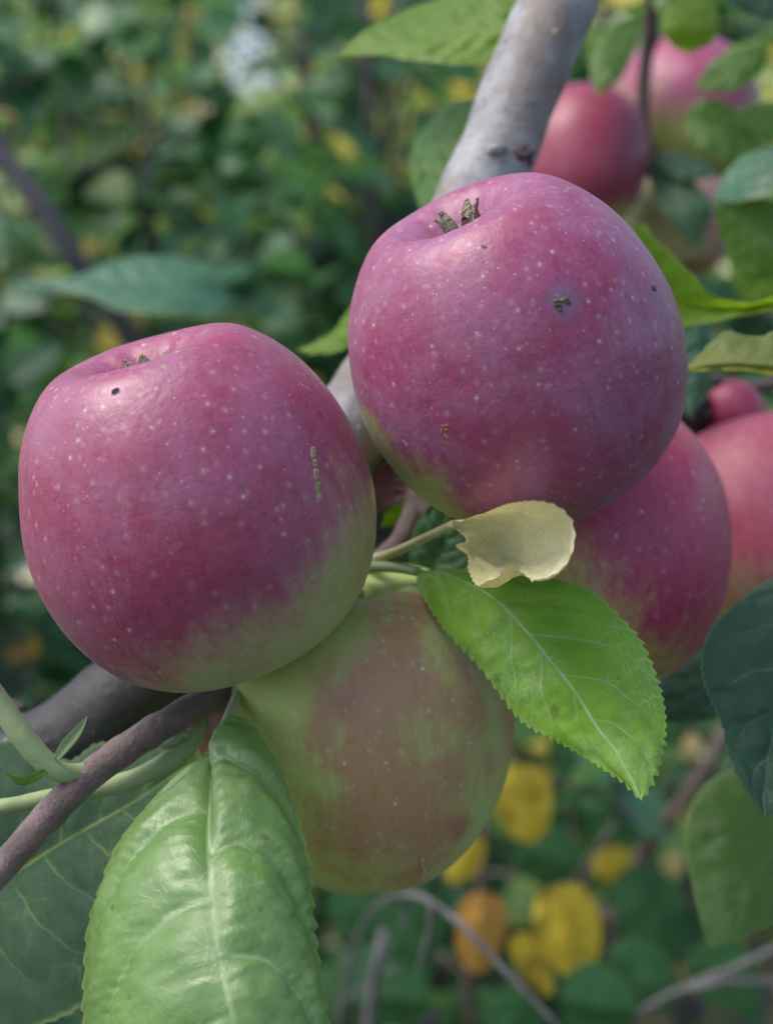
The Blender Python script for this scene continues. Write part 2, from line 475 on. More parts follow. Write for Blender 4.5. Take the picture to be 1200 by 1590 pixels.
def apple_body(seed, zs=1.06, lobes=0.035, taper=0.0, na=160, nz=110):
    prof = catmull([Vector((r, z * zs, 0)) for r, z in PROF], nz)
    V, Fc = [], []
    rr = random.Random(seed)
    ph = rr.random() * 6.28
    lob = [rr.uniform(0.6, 1.3) for _ in range(5)]
    for i, p in enumerate(prof):
        for k in range(na):
            a = 2 * math.pi * k / na
            lw = sum(lob[j] * max(0, math.cos(a - ph - j * 2 * math.pi / 5)) ** 4 for j in range(5))
            up = max(0.0, min(1.0, (p.y - 0.0) / 0.9))
            f = 1 + lobes * 0.35 * (lw - 0.75) * (0.3 + up)
            x, y, z = math.cos(a) * p.x, math.sin(a) * p.x, p.y
            n = mnoise.noise(Vector((x * 1.1 + seed * 3.1, y * 1.1, z * 1.1)))
            n2 = mnoise.noise(Vector((x * 3 + seed * 1.7, y * 3, z * 3)))
            f *= 1 + 0.024 * n + 0.006 * n2
            f *= 1 + taper * (z / zs)
            if p.y > 0.4 and 0.1 < p.x < 0.42:
                z += 0.007 * math.sin(10 * a + 2 * n2 + seed) * math.sin((p.x - 0.1) / 0.32 * math.pi)
            z += up * up * lobes * 1.1 * (lw - 0.75) * min(1, p.x / 0.25)
            V.append(Vector((x * f, y * f, z * (1 + 0.02 * n))))
    for i in range(nz - 1):
        for k in range(na):
            a, b = i * na + k, i * na + (k + 1) % na
            Fc.append((a, a + na, b + na, b))
    return V, Fc

def calyx_parts(rt, n=5, length=0.20, lean=0.35, zs=1.06, closed=0.06, seed=0, wide=0.052, n_=0):
    rr = random.Random(seed)
    V, Fc = [], []                               # the little cup the sepals stand on
    for i, (r, z) in enumerate([(0.15, .68), (0.115, .75), (0.085, .78), (0.05, .74), (0.0, .71)]):
        for k in range(12):
            a = 2 * math.pi * k / 12
            V.append(Vector((math.cos(a) * r, math.sin(a) * r, z * zs)))
    for i in range(4):
        for k in range(12):
            a, b = i * 12 + k, i * 12 + (k + 1) % 12
            Fc.append((a, b, b + 12, a + 12))
    cup = obj('calyx', make_mesh('calyx', V, Fc), M['calyx'], rt, world=False)
    for j in range(n):
        a = 2 * math.pi * (j + rr.uniform(-0.2, 0.2)) / n
        ln = length * rr.uniform(0.75, 1.2)
        le = lean * rr.uniform(0.2, 1.5)
        V, Fc = [], []
        N = 10
        for s in (1, -1):
            for i in range(N):
                t = i / (N - 1)
                rad = 0.085 - closed * t + le * ln * t ** 2.2
                hz = 0.72 * zs + ln * t * (1 - 0.25 * t * le)
                wd = wide * (0.85 + 0.5 * t) * (1 - t ** 2.2) + 0.008
                for q in (-1, -0.4, 0.4, 1):
                    rad2 = rad + 0.016 * abs(q) + s * 0.007 + 0.012 * mnoise.noise(Vector((j * 5, t * 4, q * 2)))
                    V.append(Vector((math.cos(a) * rad2 - math.sin(a) * wd * q, math.sin(a) * rad2 + math.cos(a) * wd * q, hz)))
        for s in (0, 1):
            for i in range(N - 1):
                for q in range(3):
                    o = s * N * 4 + i * 4 + q
                    f = (o, o + 1, o + 5, o + 4)
                    Fc.append(f if s == 0 else f[::-1])
        for i in range(N - 1):
            for q in (0, 3):
                o = i * 4 + q
                Fc.append((o, o + 4, o + 4 + N * 4, o + N * 4))
        for q in range(3):
            o = (N - 1) * 4 + q
            Fc.append((o, o + 1, o + 1 + N * 4, o + N * 4))
        me = make_mesh('sepal', V, Fc)
        me.materials.append(M['calyx'])
        me.materials.append(M['calyx_tip'])
        for f in me.polygons:
            if f.center.z > 0.72 * zs + ln * 0.9:
                f.material_index = 1
        so = obj('sepal', me, None, cup, world=False)

def make_apple(label, c, rad, axis, mat, seed, spin=0.0, zs=1.06, lobes=0.035, taper=0.0, calyx=True, stem_to=None,
               blush=None, res=(160, 110), cal=dict(), cat='apple', sq=(1, 1)):
    ctr = P(*c)
    z = cv(*axis)
    x = RT - z * RT.dot(z)
    x = x.normalized()
    y = z.cross(x)
    rot = Matrix((x, y, z)).transposed()
    rot = rot @ Matrix.Rotation(spin, 3, 'Z')
    m4 = Matrix.Translation(ctr) @ rot.to_4x4() @ Matrix.Diagonal((rad * sq[0], rad * sq[1], rad, 1))
    rt = root('apple', label, cat, m4, 'apples on the tree')
    V, Fc = apple_body(seed, zs, lobes, taper, *res)
    if callable(mat):
        mat = mat(lambda d: tuple((rot.inverted() @ cv(*d))))
    me = make_mesh('fruit_body', V, Fc)
    body = obj('fruit_body', me, mat, rt, world=False)
    if calyx:
        calyx_parts(rt, zs=zs, seed=seed, **cal)
    inv = m4.inverted()
    end = inv @ (P(*stem_to)) if stem_to else Vector((0.1, 0.05, -1.25 * zs))
    V, Fc = tube([Vector((0, 0, -0.55 * zs)), Vector((0.0, 0, -0.8 * zs)), Vector((0, 0, -0.8 * zs)).lerp(end, 0.6) + Vector((0, 0, -0.06)), end],
                 [0.045, 0.035, 0.035, 0.06], 8, 6)
    obj('stem', make_mesh('stem', V, Fc), M['stem'], rt, world=False)
    bv = BVHTree.FromPolygons([m4 @ v for v in V_(me)], [tuple(p.vertices) for p in me.polygons])
    return rt, bv

def V_(me):
    return [v.co for v in me.vertices]

def hit(bv, px, py):
    d = (P(px, py, 1) - CAM).normalized()
    loc, nrm, _, _ = bv.ray_cast(CAM, d)
    if loc is None:
        return None, None
    if nrm.dot(d) > 0:
        nrm = -nrm
    return loc, nrm

def blob_patch(rt, bv, name, px, py, rx, ry, mat, ang=0.0, lift=0.0004, seed=0, sqr=0.0, ragged=0.3):
    """a thin crust lying on the skin, its rim sunk into it; sizes in photo pixels"""
    V, Fc = [], []
    n = 18
    rows = [0.0, 0.4, 0.75, 0.95, 1.08]
    hs = [1.0, 0.95, 0.8, 0.35, -0.6]
    for i, (r, h) in enumerate(zip(rows, hs)):
        for k in range(n):
            a = 2 * math.pi * k / n
            f = (1 / max(abs(math.cos(a)), abs(math.sin(a)))) ** sqr * (1 + ragged * mnoise.noise(Vector((math.cos(a) * 1.8 + seed * 7, math.sin(a) * 1.8, 3))))
            dx, dy = math.cos(a) * rx * r * f, math.sin(a) * ry * r * f
            X, Y = px + dx * math.cos(ang) - dy * math.sin(ang), py + dx * math.sin(ang) + dy * math.cos(ang)
            l, nn = hit(bv, X, Y)
            if l is None:
                return
            V.append(l + nn * (lift * h * (1 + 0.6 * mnoise.noise(l * 1500))))
    for i in range(len(rows) - 1):
        for k in range(n):
            a, b = i * n + k, i * n + (k + 1) % n
            Fc.append((a, b, b + n, a + n))
    obj(name, make_mesh(name, V, Fc), mat, rt)

PINK = (0.285, 0.045, 0.105)
RED = (0.30, 0.035, 0.085)

apA, bvA = make_apple('large pink apple with a small dark insect hole and a cracked corky scar', (305, 781, .300), .0371, (-.29, .90, .31),
    lambda L: apple_mat('apple_skin_pink', L((-.58, .60, .30)), -.98, -.10, GREEN, PINK, .19, .20, 1.3), 3, spin=0.5, zs=1.03, lobes=.022, taper=.0,
    stem_to=(380, 1010, .345), res=(220, 150), cal=dict(length=.16, lean=.9, wide=.042))
apB, bvB = make_apple('purple-red apple whose dry calyx stands up beside the grey limb', (799, 545, .306), .0359, (-.40, .82, .40),
    lambda L: apple_mat('apple_skin_purple', L((.28, .78, .42)), -.80, -.50, (0.30, 0.33, 0.08), (0.27, 0.042, 0.115), .28, .16, 5.1), 11, spin=1.1, zs=1.03,
    lobes=.035, stem_to=(690, 800, .366), res=(220, 150), cal=dict(length=.22, lean=.3, closed=.03, wide=.042))
apC, bvC = make_apple('dull green and brownish-red apple hanging lowest under two others', (572, 1128, .339), .0352, (.06, -.97, -.22),
    lambda L: apple_mat('apple_skin_green_brown', L((.20, -.05, .80)), .22, 1.0, (0.42, 0.54, 0.17), (0.38, 0.07, 0.11), .04, .26, 12.7, .64, dots=1.75, patch=2.1, spec=.3), 5, spin=2.0,
    zs=1.12, lobes=.03, taper=-.05, stem_to=(540, 905, .352), res=(200, 130))
apD, bvD = make_apple('crimson apple with a pale green flank behind the bright serrated leaf', (894, 850, .374), .0404, (.1, -.85, .35),
    lambda L: apple_mat('apple_skin_crimson', L((.72, .55, .12)), -.32, .42, (0.50, 0.48, 0.18), (0.42, 0.035, 0.105), .07, .25, 2.2), 8, spin=.4,
    zs=1.0, stem_to=(720, 660, .385))
apE, bvE = make_apple('light pink apple below the small crab-sized fruit', (1192, 822, .455), .0345, (.2, -.9, .3),
    lambda L: apple_mat('apple_skin_light_pink', L((-.1, .8, .3)), -.55, .1, (0.36, 0.36, 0.16), (0.46, 0.085, 0.13), .12, .3, 7.7), 21,
    stem_to=(1180, 640, .49))
apF, _ = make_apple('deep red apple hanging just behind the grey limb', (905, 250, .62), .0290, (-.1, -.93, .3),
    lambda L: apple_mat('apple_skin_deep_red', L((.1, .8, .5)), -.60, -.15, (0.30, 0.32, 0.10), (0.26, 0.025, 0.065), .06, .2, 4.0), 31,
    zs=1.12, stem_to=(935, 120, .63), res=(96, 64))
apG, _ = make_apple('pink-topped green apple behind the dark upright twig', (1062, 190, .68), .0372, (.1, -.9, .2),
    lambda L: apple_mat('apple_skin_pink_top', L((.15, .95, .2)), -.05, .45, (0.22, 0.28, 0.07), (0.31, 0.045, 0.12), .1, .2, 6.0), 33,
    stem_to=(1015, 60, .66), res=(96, 64))
apH, _ = make_apple('pale green apple half hidden by a dark drooping leaf', (1052, 345, .66), .0255, (.1, -.9, .2),
    lambda L: apple_mat('apple_skin_pale_green', L((.8, .1, .3)), .15, .9, (0.34, 0.34, 0.16), (0.40, 0.16, 0.18), .15, .2, 8.0), 35,
    stem_to=(1010, 240, .65), res=(96, 64))
apI, _ = make_apple('tiny dark red fruit perched above the light pink apple', (1140, 641, .47), .0100, (.5, -.8, .2),
    lambda L: apple_mat('apple_skin_tiny', L((0, 1, 0)), -1.6, -1.2, GREEN, (0.30, 0.03, 0.08), .08, .1, 3.0, dots=0.2), 41,
    stem_to=(1150, 590, .48), res=(72, 48), calyx=False)

def add_stain(rt, bv, px, py, rad, color, amt, stretch=(1, 1, 1), soft=.25, rough=.5):
    """a stain with its own shape in the skin, centred where this place of the picture meets the fruit"""
    loc, _ = hit(bv, px, py)
    lp = MW[rt.name].inverted() @ loc
    mat = [c for c in rt.children if c.name.startswith('fruit_body')][0].data.materials[0]
    g = NT.__new__(NT)
    g.mat, g.t = mat, mat.node_tree
    g.bsdf = g.t.nodes['Principled BSDF']
    under_tone = g.bsdf.inputs['Base Color'].links[0].from_socket
    c = g.objc()
    dv = g.vm('MULTIPLY', g.vm('SUBTRACT', c, tuple(lp)), tuple(1 / (rad * q) for q in stretch))
    d = g.m('ADD', g.vm('LENGTH', dv), g.m('MULTIPLY', g.m('SUBTRACT', g.noise(c, 9 / rad * .12, 4, .65), .5), rough * 2))
    g.set(g.bsdf.inputs['Base Color'], g.mix(g.ss(d, 1.0, soft, 0, amt), under_tone, color))

# marks on the skins
add_stain(apB, bvB, 876, 470, .17, (0.16, 0.11, 0.20), .75, rough=.35, soft=.1)
add_stain(apB, bvB, 945, 432, .12, (0.28, 0.02, 0.05), .5, (1.6, .5, .8))
add_stain(apB, bvB, 706, 398, .16, (0.34, 0.03, 0.06), .35, (1.5, 1, .4), rough=.9)
add_stain(apB, bvB, 800, 345, .22, (0.34, 0.06, 0.09), .25, (1.7, 1, .35), rough=1.0)
add_stain(apB, bvB, 690, 714, .05, (0.22, 0.02, 0.04), .5)
add_stain(apB, bvB, 790, 700, .55, (0.24, 0.018, 0.05), .55, (1.3, 1, .6), 0, .5)
add_stain(apA, bvA, 360, 522, .17, (0.34, 0.03, 0.06), .5, (1.7, 1, .35), rough=.9)
add_stain(apA, bvA, 215, 800, .24, (0.26, 0.02, 0.045), .55, (.45, .45, 1.2), 0, .7)
add_stain(apA, bvA, 300, 890, .45, (0.26, 0.022, 0.05), .55, (1.1, 1, .8), 0, .6)
add_stain(apA, bvA, 180, 608, .09, (0.42, 0.20, 0.34), .5, rough=.2, soft=.1)
add_stain(apC, bvC, 520, 1085, .32, (0.34, 0.06, 0.10), .45, (1.8, 1, 1.0), -.2, .9)
add_stain(apC, bvC, 715, 1285, .20, (0.32, 0.06, 0.08), .45, rough=1.0, soft=-.2)
add_stain(apC, bvC, 660, 940, .30, (0.32, 0.06, 0.10), .45, rough=.9, soft=-.2)
add_stain(apC, bvC, 425, 1070, .42, (0.42, 0.55, 0.17), .9, (1, 1, 1), .1, .4)
add_stain(apC, bvC, 505, 975, .42, (0.42, 0.55, 0.17), .9, (1, 1, 1), .1, .4)
add_stain(apC, bvC, 765, 1100, .30, (0.38, 0.46, 0.17), .7, (.8, 1, 1.3), 0, .5)
loc, nrm = hit(bvA, 180, 608)
V, Fc = [], []
tq = nrm.to_track_quat('Z', 'Y').to_matrix()
for r, h in [(1.5, -.00010), (1.15, .00008), (1.0, .00010), (.9, .00005), (.5, .00004), (0.0, .00004)]:
    for k in range(16):
        a = 2 * math.pi * k / 16
        V.append(loc + tq @ Vector((math.cos(a) * r * .00078, math.sin(a) * r * .00075 * (1 + .15 * math.sin(2 * a)), h)))
for i in range(5):
    for k in range(16):
        Fc.append((i * 16 + k, i * 16 + (k + 1) % 16, (i + 1) * 16 + (k + 1) % 16, (i + 1) * 16 + k))
me = make_mesh('insect_hole', V, Fc)
me.materials.append(plain_mat('hole_rim', (0.34, 0.10, 0.18), (0.42, 0.20, 0.26), 900))
me.materials.append(M['hole'])
for f in me.polygons:
    f.material_index = 1 if f.index >= 32 else 0
obj('insect_hole', me, None, apA)
for px, py, ry in [(487, 703, 9), (489.5, 719, 6.5), (491.5, 736, 9), (495, 763, 16)]:
    blob_patch(apA, bvA, 'corky_scar', px, py, 4.2, ry, M['scab'], -0.10, .00016, px, sqr=.7, ragged=.15)
for i, (px, py, rx, ry, a) in enumerate([(866, 475, 7, 4, .3), (874, 466, 9, 4, -.1), (880, 470, 5, 3, .4), (869, 481, 4, 3, .8), (862, 468, 3, 3, 0)]):
    blob_patch(apB, bvB, 'corky_scar', px, py, rx, ry, M['dscab'], a, .0003, i, ragged=.5)
blob_patch(apB, bvB, 'corky_scar', 1014, 447, 3, 5, M['dscab'], -.4, .0003, 9, ragged=.4)
for i in range(9):
    blob_patch(apB, bvB, 'russet_fleck', 692 + random.uniform(-7, 7), 670 + random.uniform(-11, 11), 2.2, 2.6, M['rscab'], 0, .00014, 20 + i, ragged=.4)
blob_patch(apB, bvB, 'corky_scar', 751, 383, 5, 2.2, M['dscab'], .2, .0002, 50, ragged=.6)
l0 = [hit(bvC, x, y) for x, y in [(655, 1330), (654, 1341), (658, 1350), (653, 1358)]]
obj('pale_hair', make_mesh('pale_hair', *tube([l + n * .0006 for l, n in l0], [.00018, .00022, .0002, .0001], 6, 5)), M['ypetiole'], apC)

# black shrivelled fruitlet
ctr = P(1080, 642, .468)
bk = root('shrivelled_fruit', 'black shrivelled fruitlet beside the tiny dark red fruit', 'dried fruit', Matrix.Translation(ctr))
bm = bmesh.new()
bmesh.ops.create_icosphere(bm, subdivisions=4, radius=.0052)
for v in bm.verts:
    n = mnoise.noise(v.co * 380) * .45 + mnoise.noise(v.co * 900) * .22
    v.co *= 1 + n
    v.co += ctr
    v.co.z += (v.co.z - ctr.z) * .35
me = bpy.data.meshes.new('fruit_body')
bm.to_mesh(me)
bm.free()
me.polygons.foreach_set('use_smooth', [True] * len(me.polygons))
obj('fruit_body', me, M['black'], bk)
V, Fc = tube([P(1078, 632, .468), P(1072, 612, .475), P(1086, 590, .485)], [.0011, .0008, .001], 7, 6)
obj('stem', make_mesh('stem', V, Fc), M['dark_twig'], bk)

# ------------------------------------------------------------------ the apple tree: limb, twigs, leaves
tree = root('apple_tree', 'apple tree with a thick pale grey limb bearing the pink apples', 'tree', Matrix.Translation((-.52, .62, 0)))
limb_pts = [Vector((-.52, .62, -.05)), Vector((-.50, .60, .35)), Vector((-.40, .52, .70)), P(-420, 1560, .40), P(-130, 1300, .372), P(75, 1168, .362), P(190, 1082, .362), P(320, 950, .366), P(448, 775, .370),
            P(596, 590, .374), P(694, 400, .378), P(752, 282, .382), P(815, 125, .387), P(868, 0, .392), P(950, -190, .40), P(1060, -420, .43), P(1180, -800, .48), P(1400, -1500, .60)]
limb_r = [.030, .026, .020, .0150, .0128, .0116, .0112, .0110, .0109, .0108, .0109, .0113, .0108, .0108, .0103, .0095, .007, .004]
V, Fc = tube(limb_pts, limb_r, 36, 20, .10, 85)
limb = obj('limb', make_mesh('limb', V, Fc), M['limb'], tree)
# knots and a scar on the limb
def knot(px, py, d, r, sx=1.0, mat=None, nz=.35):
    c = P(px, py, d)
    bm = bmesh.new()
    bmesh.ops.create_icosphere(bm, subdivisions=3, radius=r)
    for v in bm.verts:
        n = v.co.normalized()
        v.co *= 1 + nz * mnoise.noise(v.co * (1.6 / r) + Vector((px, py, 0)))
        v.co = RT * (v.co.x * sx) + UP * v.co.z + FW * v.co.y
        v.co += c
    me = bpy.data.meshes.new('knot')
    bm.to_mesh(me)
    bm.free()
    me.polygons.foreach_set('use_smooth', [True] * len(me.polygons))
    obj('knot', me, mat or M['limb'], limb)
knot(806, 238, .3750, .0024, 1.5, M['dark_twig'], .6)
knot(816, 250, .3775, .0018, 1, M['dark_twig'], .6)
knot(770, 232, .3715, .0016, 1.8)
knot(22, 1104, .366, .0030, 1.1, M['dark_twig'])
knot(38, 1122, .364, .0026, 1.0, M['dark_twig'])
knot(76, 1152, .3515, .0010, 1.0, M['dark_twig'])

# corky lenticels and little warts standing on the bark
lr = random.Random(5)
lv = [(v.co.copy(), v.normal.copy()) for v in limb.data.vertices]
bm0 = bmesh.new()
bmesh.ops.create_icosphere(bm0, subdivisions=1, radius=1)
lparts = []
for k in range(520):
    c, n = lr.choice(lv)
    if c.z < .95:
        continue
    q = n.to_track_quat('Z', 'Y').to_matrix() @ Matrix.Rotation(lr.uniform(0, 3.1), 3, 'Z')
    a_, b_ = lr.uniform(.00025, .0007), lr.uniform(.0003, .0012)
    lparts.append(([c + q @ Vector((v.co.x * b_, v.co.y * a_, v.co.z * a_ * .55)) for v in bm0.verts], [tuple(v.index for v in f.verts) for f in bm0.faces]))
bm0.free()
M['wart'] = plain_mat('bark_lenticel', (0.12, 0.10, 0.085), (0.42, 0.36, 0.28), 180, 0.8, .5, .0005)
lo = obj('bark_lenticels', make_mesh('bark_lenticels', *join(lparts)), M['wart'], limb)
lo['kind'] = 'stuff'

def add_twig(name, pts, radii, mat, seg=12, per=10, rough=.08, rs=200, parent=None):
    V, Fc = tube(pts, radii, seg, per, rough, rs)
    return obj(name, make_mesh(name, V, Fc), mat, parent or tree)

twig = add_twig('fruiting_twig', [P(520, 925, .354), P(420, 1005, .342), P(330, 1082, .319),
                                  P(230, 1140, .306), P(120, 1222, .297), P(0, 1352, .286), P(-70, 1440, .280), P(-160, 1560, .276)],
                [.0030, .0034, .0034, .0034, .0034, .0033, .0030, .0028, .002], M['twig'], 18, 14, .13, 260)
add_twig('spur', [P(612, 590, .374), P(640, 680, .372), P(645, 770, .368), P(612, 850, .360), P(520, 925, .354), P(500, 941, .352)],
                [.0040, .0030, .0026, .0026, .0031, .0031], M['dark_twig'], 14, 12, .12, 260)
add_twig('leaf_shoot', [P(180, 1178, .3018), P(150, 1193, .2995), P(116, 1201, .2965), P(84, 1194, .2935), P(45, 1155, .2915), P(0, 1092, .290), P(-40, 1030, .289), P(-110, 930, .288)],
         [.0020, .0021, .0023, .0025, .0023, .0023, .0022, .002], M['shoot'], 12, 10, .04, 300)
add_twig('leaf_shoot', [P(310, 1100, .322), P(296, 1150, .316), P(262, 1182, .311), P(190, 1216, .308), P(100, 1234, .306), P(0, 1254, .303), P(-120, 1280, .30)],
         [.0026, .0027, .0022, .0020, .0018, .0018, .0017], M['shoot'], 12, 10, .12, 300)
add_twig('spur', [P(296, 1150, .3155), P(282, 1138, .3135), P(272, 1150, .312), P(246, 1160, .311)], [.0016, .0012, .0009, .0004], M['shoot'], 8, 8, .1, 400)
add_twig('fruit_twig', [P(950, -190, .40), P(1012, -130, .50), P(1015, -40, .60), P(1008, 60, .63), P(998, 130, .64), P(1003, 210, .645), P(1012, 235, .65)],
         [.004, .0036, .003, .0028, .0030, .0034, .003], M['dark_twig'], 12, 8, .15, 160)
add_twig('fruit_twig', [P(995, 40, .63), P(960, 28, .64), P(935, 70, .64), P(930, 130, .63)], [.0018, .0015, .0015, .0018], M['shoot'], 8, 8)
add_twig('fruit_twig', [P(700, 400, .382), P(760, 600, .395), P(900, 640, .43), P(1080, 590, .485), P(1180, 600, .49), P(1280, 560, .50)],
         [.004, .0036, .003, .0025, .0022, .002], M['dark_twig'], 10, 8, .12, 160)
add_twig('fruit_twig', [P(640, 770, .368), P(665, 805, .366), P(690, 800, .366), P(712, 760, .366)], [.003, .0028, .0024, .002], M['dark_twig'], 10, 8, .12, 200)

def surf_leaf(name, mat, spine, left, right, parent=None, nu=150, nv=14, tooth=0.0009, teeth=34, relief=0.0006, nlat=8.0, bulge=0.0, noise_amp=0.0008,
              petiole=None, prad=.001, pmat=None, label=None, fold=None, va=.13, vb=.10, wrinkle=0.0, crease=0.0):
    sp, le, ri = [catmull([P(*q) for q in c], nu) for c in (spine, left, right)]
    rs = random.Random(len(spine) * 31 + int(spine[0][0]))
    s0 = rs.random() * 50
    wmax = max(max((a - b).length for a, b in zip(sp, le)), max((a - b).length for a, b in zip(sp, ri)))
    V, att = [], []
    for i in range(nu):
        u = i / (nu - 1)
        tan = (sp[min(i + 1, nu - 1)] - sp[max(i - 1, 0)]).normalized()
        for j in range(-nv, nv + 1):
            v = j / nv
            e = le[i] if v < 0 else ri[i]
            s = abs(v)
            p = sp[i].lerp(e, s)
            side = e - sp[i]
            nrm = tan.cross(side if v > 0 else -side)
            if nrm.length < 1e-12:
                nrm = -FW
            nrm = nrm.normalized()
            if nrm.dot(CAM - p) < 0:
                nrm = -nrm
            wl = side.length
            p = p + nrm * (bulge * wl * 4 * s * (1 - s))
            u0 = u - va * s - vb * s * s
            ww = u0 * nlat + (.22 if v > 0 else -.22)
            fr = abs((ww % 1) - .5) * 2
            env = min(1, s / .12) * (1 - max(0, (s - .75) / .25)) * min(1, wl / (wmax * .5))
            p = p + nrm * (relief * env * ((min(fr, .6) / .6) ** .7 - .6))
            p = p + nrm * (noise_amp * env * (mnoise.noise(p * 230 + Vector((s0, 0, 0))) + .5 * mnoise.noise(p * 520 + Vector((s0, 0, 0)))))
            p = p + nrm * (noise_amp * 1.3 * s * s * mnoise.noise(Vector((u * 7 + s0, v * 2, 0))))
            if wrinkle:
                p = p + nrm * (wrinkle * env * (mnoise.noise(Vector((u0 * 42 + s0, v * 3.5, s0))) + .6 * mnoise.noise(Vector((u0 * 95, v * 11, s0)))))
            if crease:
                p = p - nrm * (crease * math.exp(-(s / .07) ** 2))
            if tooth and s > .7 and wl > 1e-6:
                ph = u * teeth * (1 + .05 * math.sin(u * 9 + s0))
                saw = (ph % 1)
                saw = saw / .7 if saw < .7 else (1 - saw) / .3
                k = ((s - .7) / .3) ** 2
                am = tooth * (.7 + .6 * abs(mnoise.noise(Vector((int(ph) * 1.7 + s0, v, 0)))))
                p = p + (side / wl) * (k * am * (saw - .5)) + tan * (k * am * .5 * saw)
            V.append(p)
            att.append((u, v, s * wl / max(wmax, 1e-6)))
    W = 2 * nv + 1
    Fc = [(i * W + j, i * W + j + 1, (i + 1) * W + j + 1, (i + 1) * W + j) for i in range(nu - 1) for j in range(W - 1)]
    me = make_mesh(name, V, Fc)
    at = me.attributes.new('lf', 'FLOAT_VECTOR', 'POINT')
    at.data.foreach_set('vector', np.array(att, dtype=np.float32).ravel())
    o = obj(name, me, mat, parent or tree)
    if label:
        o['label'] = label
    if petiole:
        pv, pf = tube([P(*q) for q in petiole], [prad * 1.15, prad, prad * .9, prad * .8], 9, 8, .05, 300)
        obj('petiole', make_mesh('petiole', pv, pf), pmat or M['petiole'], o)
    return o

def dd(pts, ds):
    """pair picture points with distances spread evenly along the line"""
    n = len(pts)
    return [(x, y, interp(ds, i / (n - 1))) for i, (x, y) in enumerate(pts)]

# the bright serrated leaf in the middle
surf_leaf('leaf', M['leaf_mid'],
    dd([(646, 888), (690, 890), (764, 927), (815, 978), (854, 1026), (888, 1068), (928, 1131), (962, 1176), (995, 1243)], [.322, .304, .295, .287, .278]),
    dd([(646, 890), (650, 918), (690, 978), (747, 1040), (803, 1114), (860, 1148), (917, 1182), (962, 1212), (995, 1243)], [.321, .306, .296, .287, .278]),
    dd([(646, 886), (715, 884), (790, 890), (854, 899), (917, 917), (968, 963), (1002, 1006), (1026, 1074), (1032, 1136), (1019, 1199), (995, 1243)], [.322, .311, .306, .301, .295, .287, .278]),
    tooth=.0011, teeth=36, relief=.0005, nlat=7.0, bulge=.05, noise_amp=.0007,
    petiole=[(556, 884, .338), (590, 880, .333), (620, 882, .327), (650, 888, .3215)], prad=.0014, label='bright green serrated leaf with pale veins')
# yellow curled leaf
surf_leaf('leaf', M['leaf_yellow'],
    dd([(702, 812), (738, 826), (762, 848), (782, 862), (806, 872), (822, 884), (826, 900)], [.298, .300, .306, .306, .298, .284, .274]),
    dd([(702, 808), (730, 803), (760, 792), (795, 780), (830, 777), (862, 785), (886, 808), (892, 842), (880, 874), (852, 896), (826, 902)], [.297, .278, .267, .262, .262, .266, .272]),
    dd([(702, 818), (724, 838), (716, 846), (709, 848), (724, 862), (727, 886), (741, 909), (757, 902), (772, 896), (784, 880), (797, 877), (808, 890), (826, 902)], [.301, .299, .290, .284, .278, .274, .274]),
    tooth=.0011, teeth=30, relief=.0002, nlat=6.0, bulge=-.10, noise_amp=.0006, nv=18,
    petiole=[(560, 873, .345), (610, 858, .328), (660, 835, .312), (704, 813, .2995)], prad=.0011, pmat=M['ypetiole'], label='pale yellow curled withered leaf')
# yellow folded lip of the curled leaf
# big quilted leaf in front
surf_leaf('leaf', M['leaf_front'],
    dd([(331, 1172), (325, 1240), (324, 1300), (329, 1355), (335, 1428), (349, 1502), (364, 1575), (385, 1680), (410, 1790), (430, 1900)], [.297, .282, .272, .262, .256, .254, .256]),
    dd([(331, 1170), (291, 1190), (247, 1230), (210, 1271), (181, 1311), (155, 1373), (137, 1432), (131, 1494), (128, 1590), (150, 1700), (250, 1830), (430, 1900)], [.299, .298, .297, .293, .288, .280, .258]),
    dd([(333, 1168), (353, 1113), (386, 1116), (415, 1150), (441, 1194), (456, 1245), (467, 1282), (480, 1337), (486, 1410), (498, 1502), (510, 1575), (520, 1700), (490, 1820), (430, 1900)], [.300, .303, .298, .292, .284, .276, .268, .258]),
    tooth=.0014, teeth=32, relief=.0020, nlat=4.6, va=.02, vb=.30, bulge=.13, noise_amp=.00045, wrinkle=.00040, crease=.0011, nv=24, nu=220,
    petiole=[(378, 1050, .330), (366, 1085, .315), (345, 1135, .303), (331, 1176, .2965)], prad=.0012, label='light green puckered leaf with a silvery sky sheen')
# dark leaf behind the twig on the lower left
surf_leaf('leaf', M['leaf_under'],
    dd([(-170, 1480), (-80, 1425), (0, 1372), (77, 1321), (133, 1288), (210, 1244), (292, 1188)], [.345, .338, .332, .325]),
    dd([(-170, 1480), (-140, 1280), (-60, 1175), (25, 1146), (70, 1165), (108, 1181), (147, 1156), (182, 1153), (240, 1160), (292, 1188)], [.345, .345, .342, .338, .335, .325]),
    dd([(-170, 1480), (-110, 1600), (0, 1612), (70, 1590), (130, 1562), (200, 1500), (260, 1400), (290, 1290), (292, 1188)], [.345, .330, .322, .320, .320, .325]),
    tooth=.0008, teeth=36, relief=.0005, nlat=8.0, bulge=.06, noise_amp=.0008, label='dark green leaf with a thin yellow midrib')
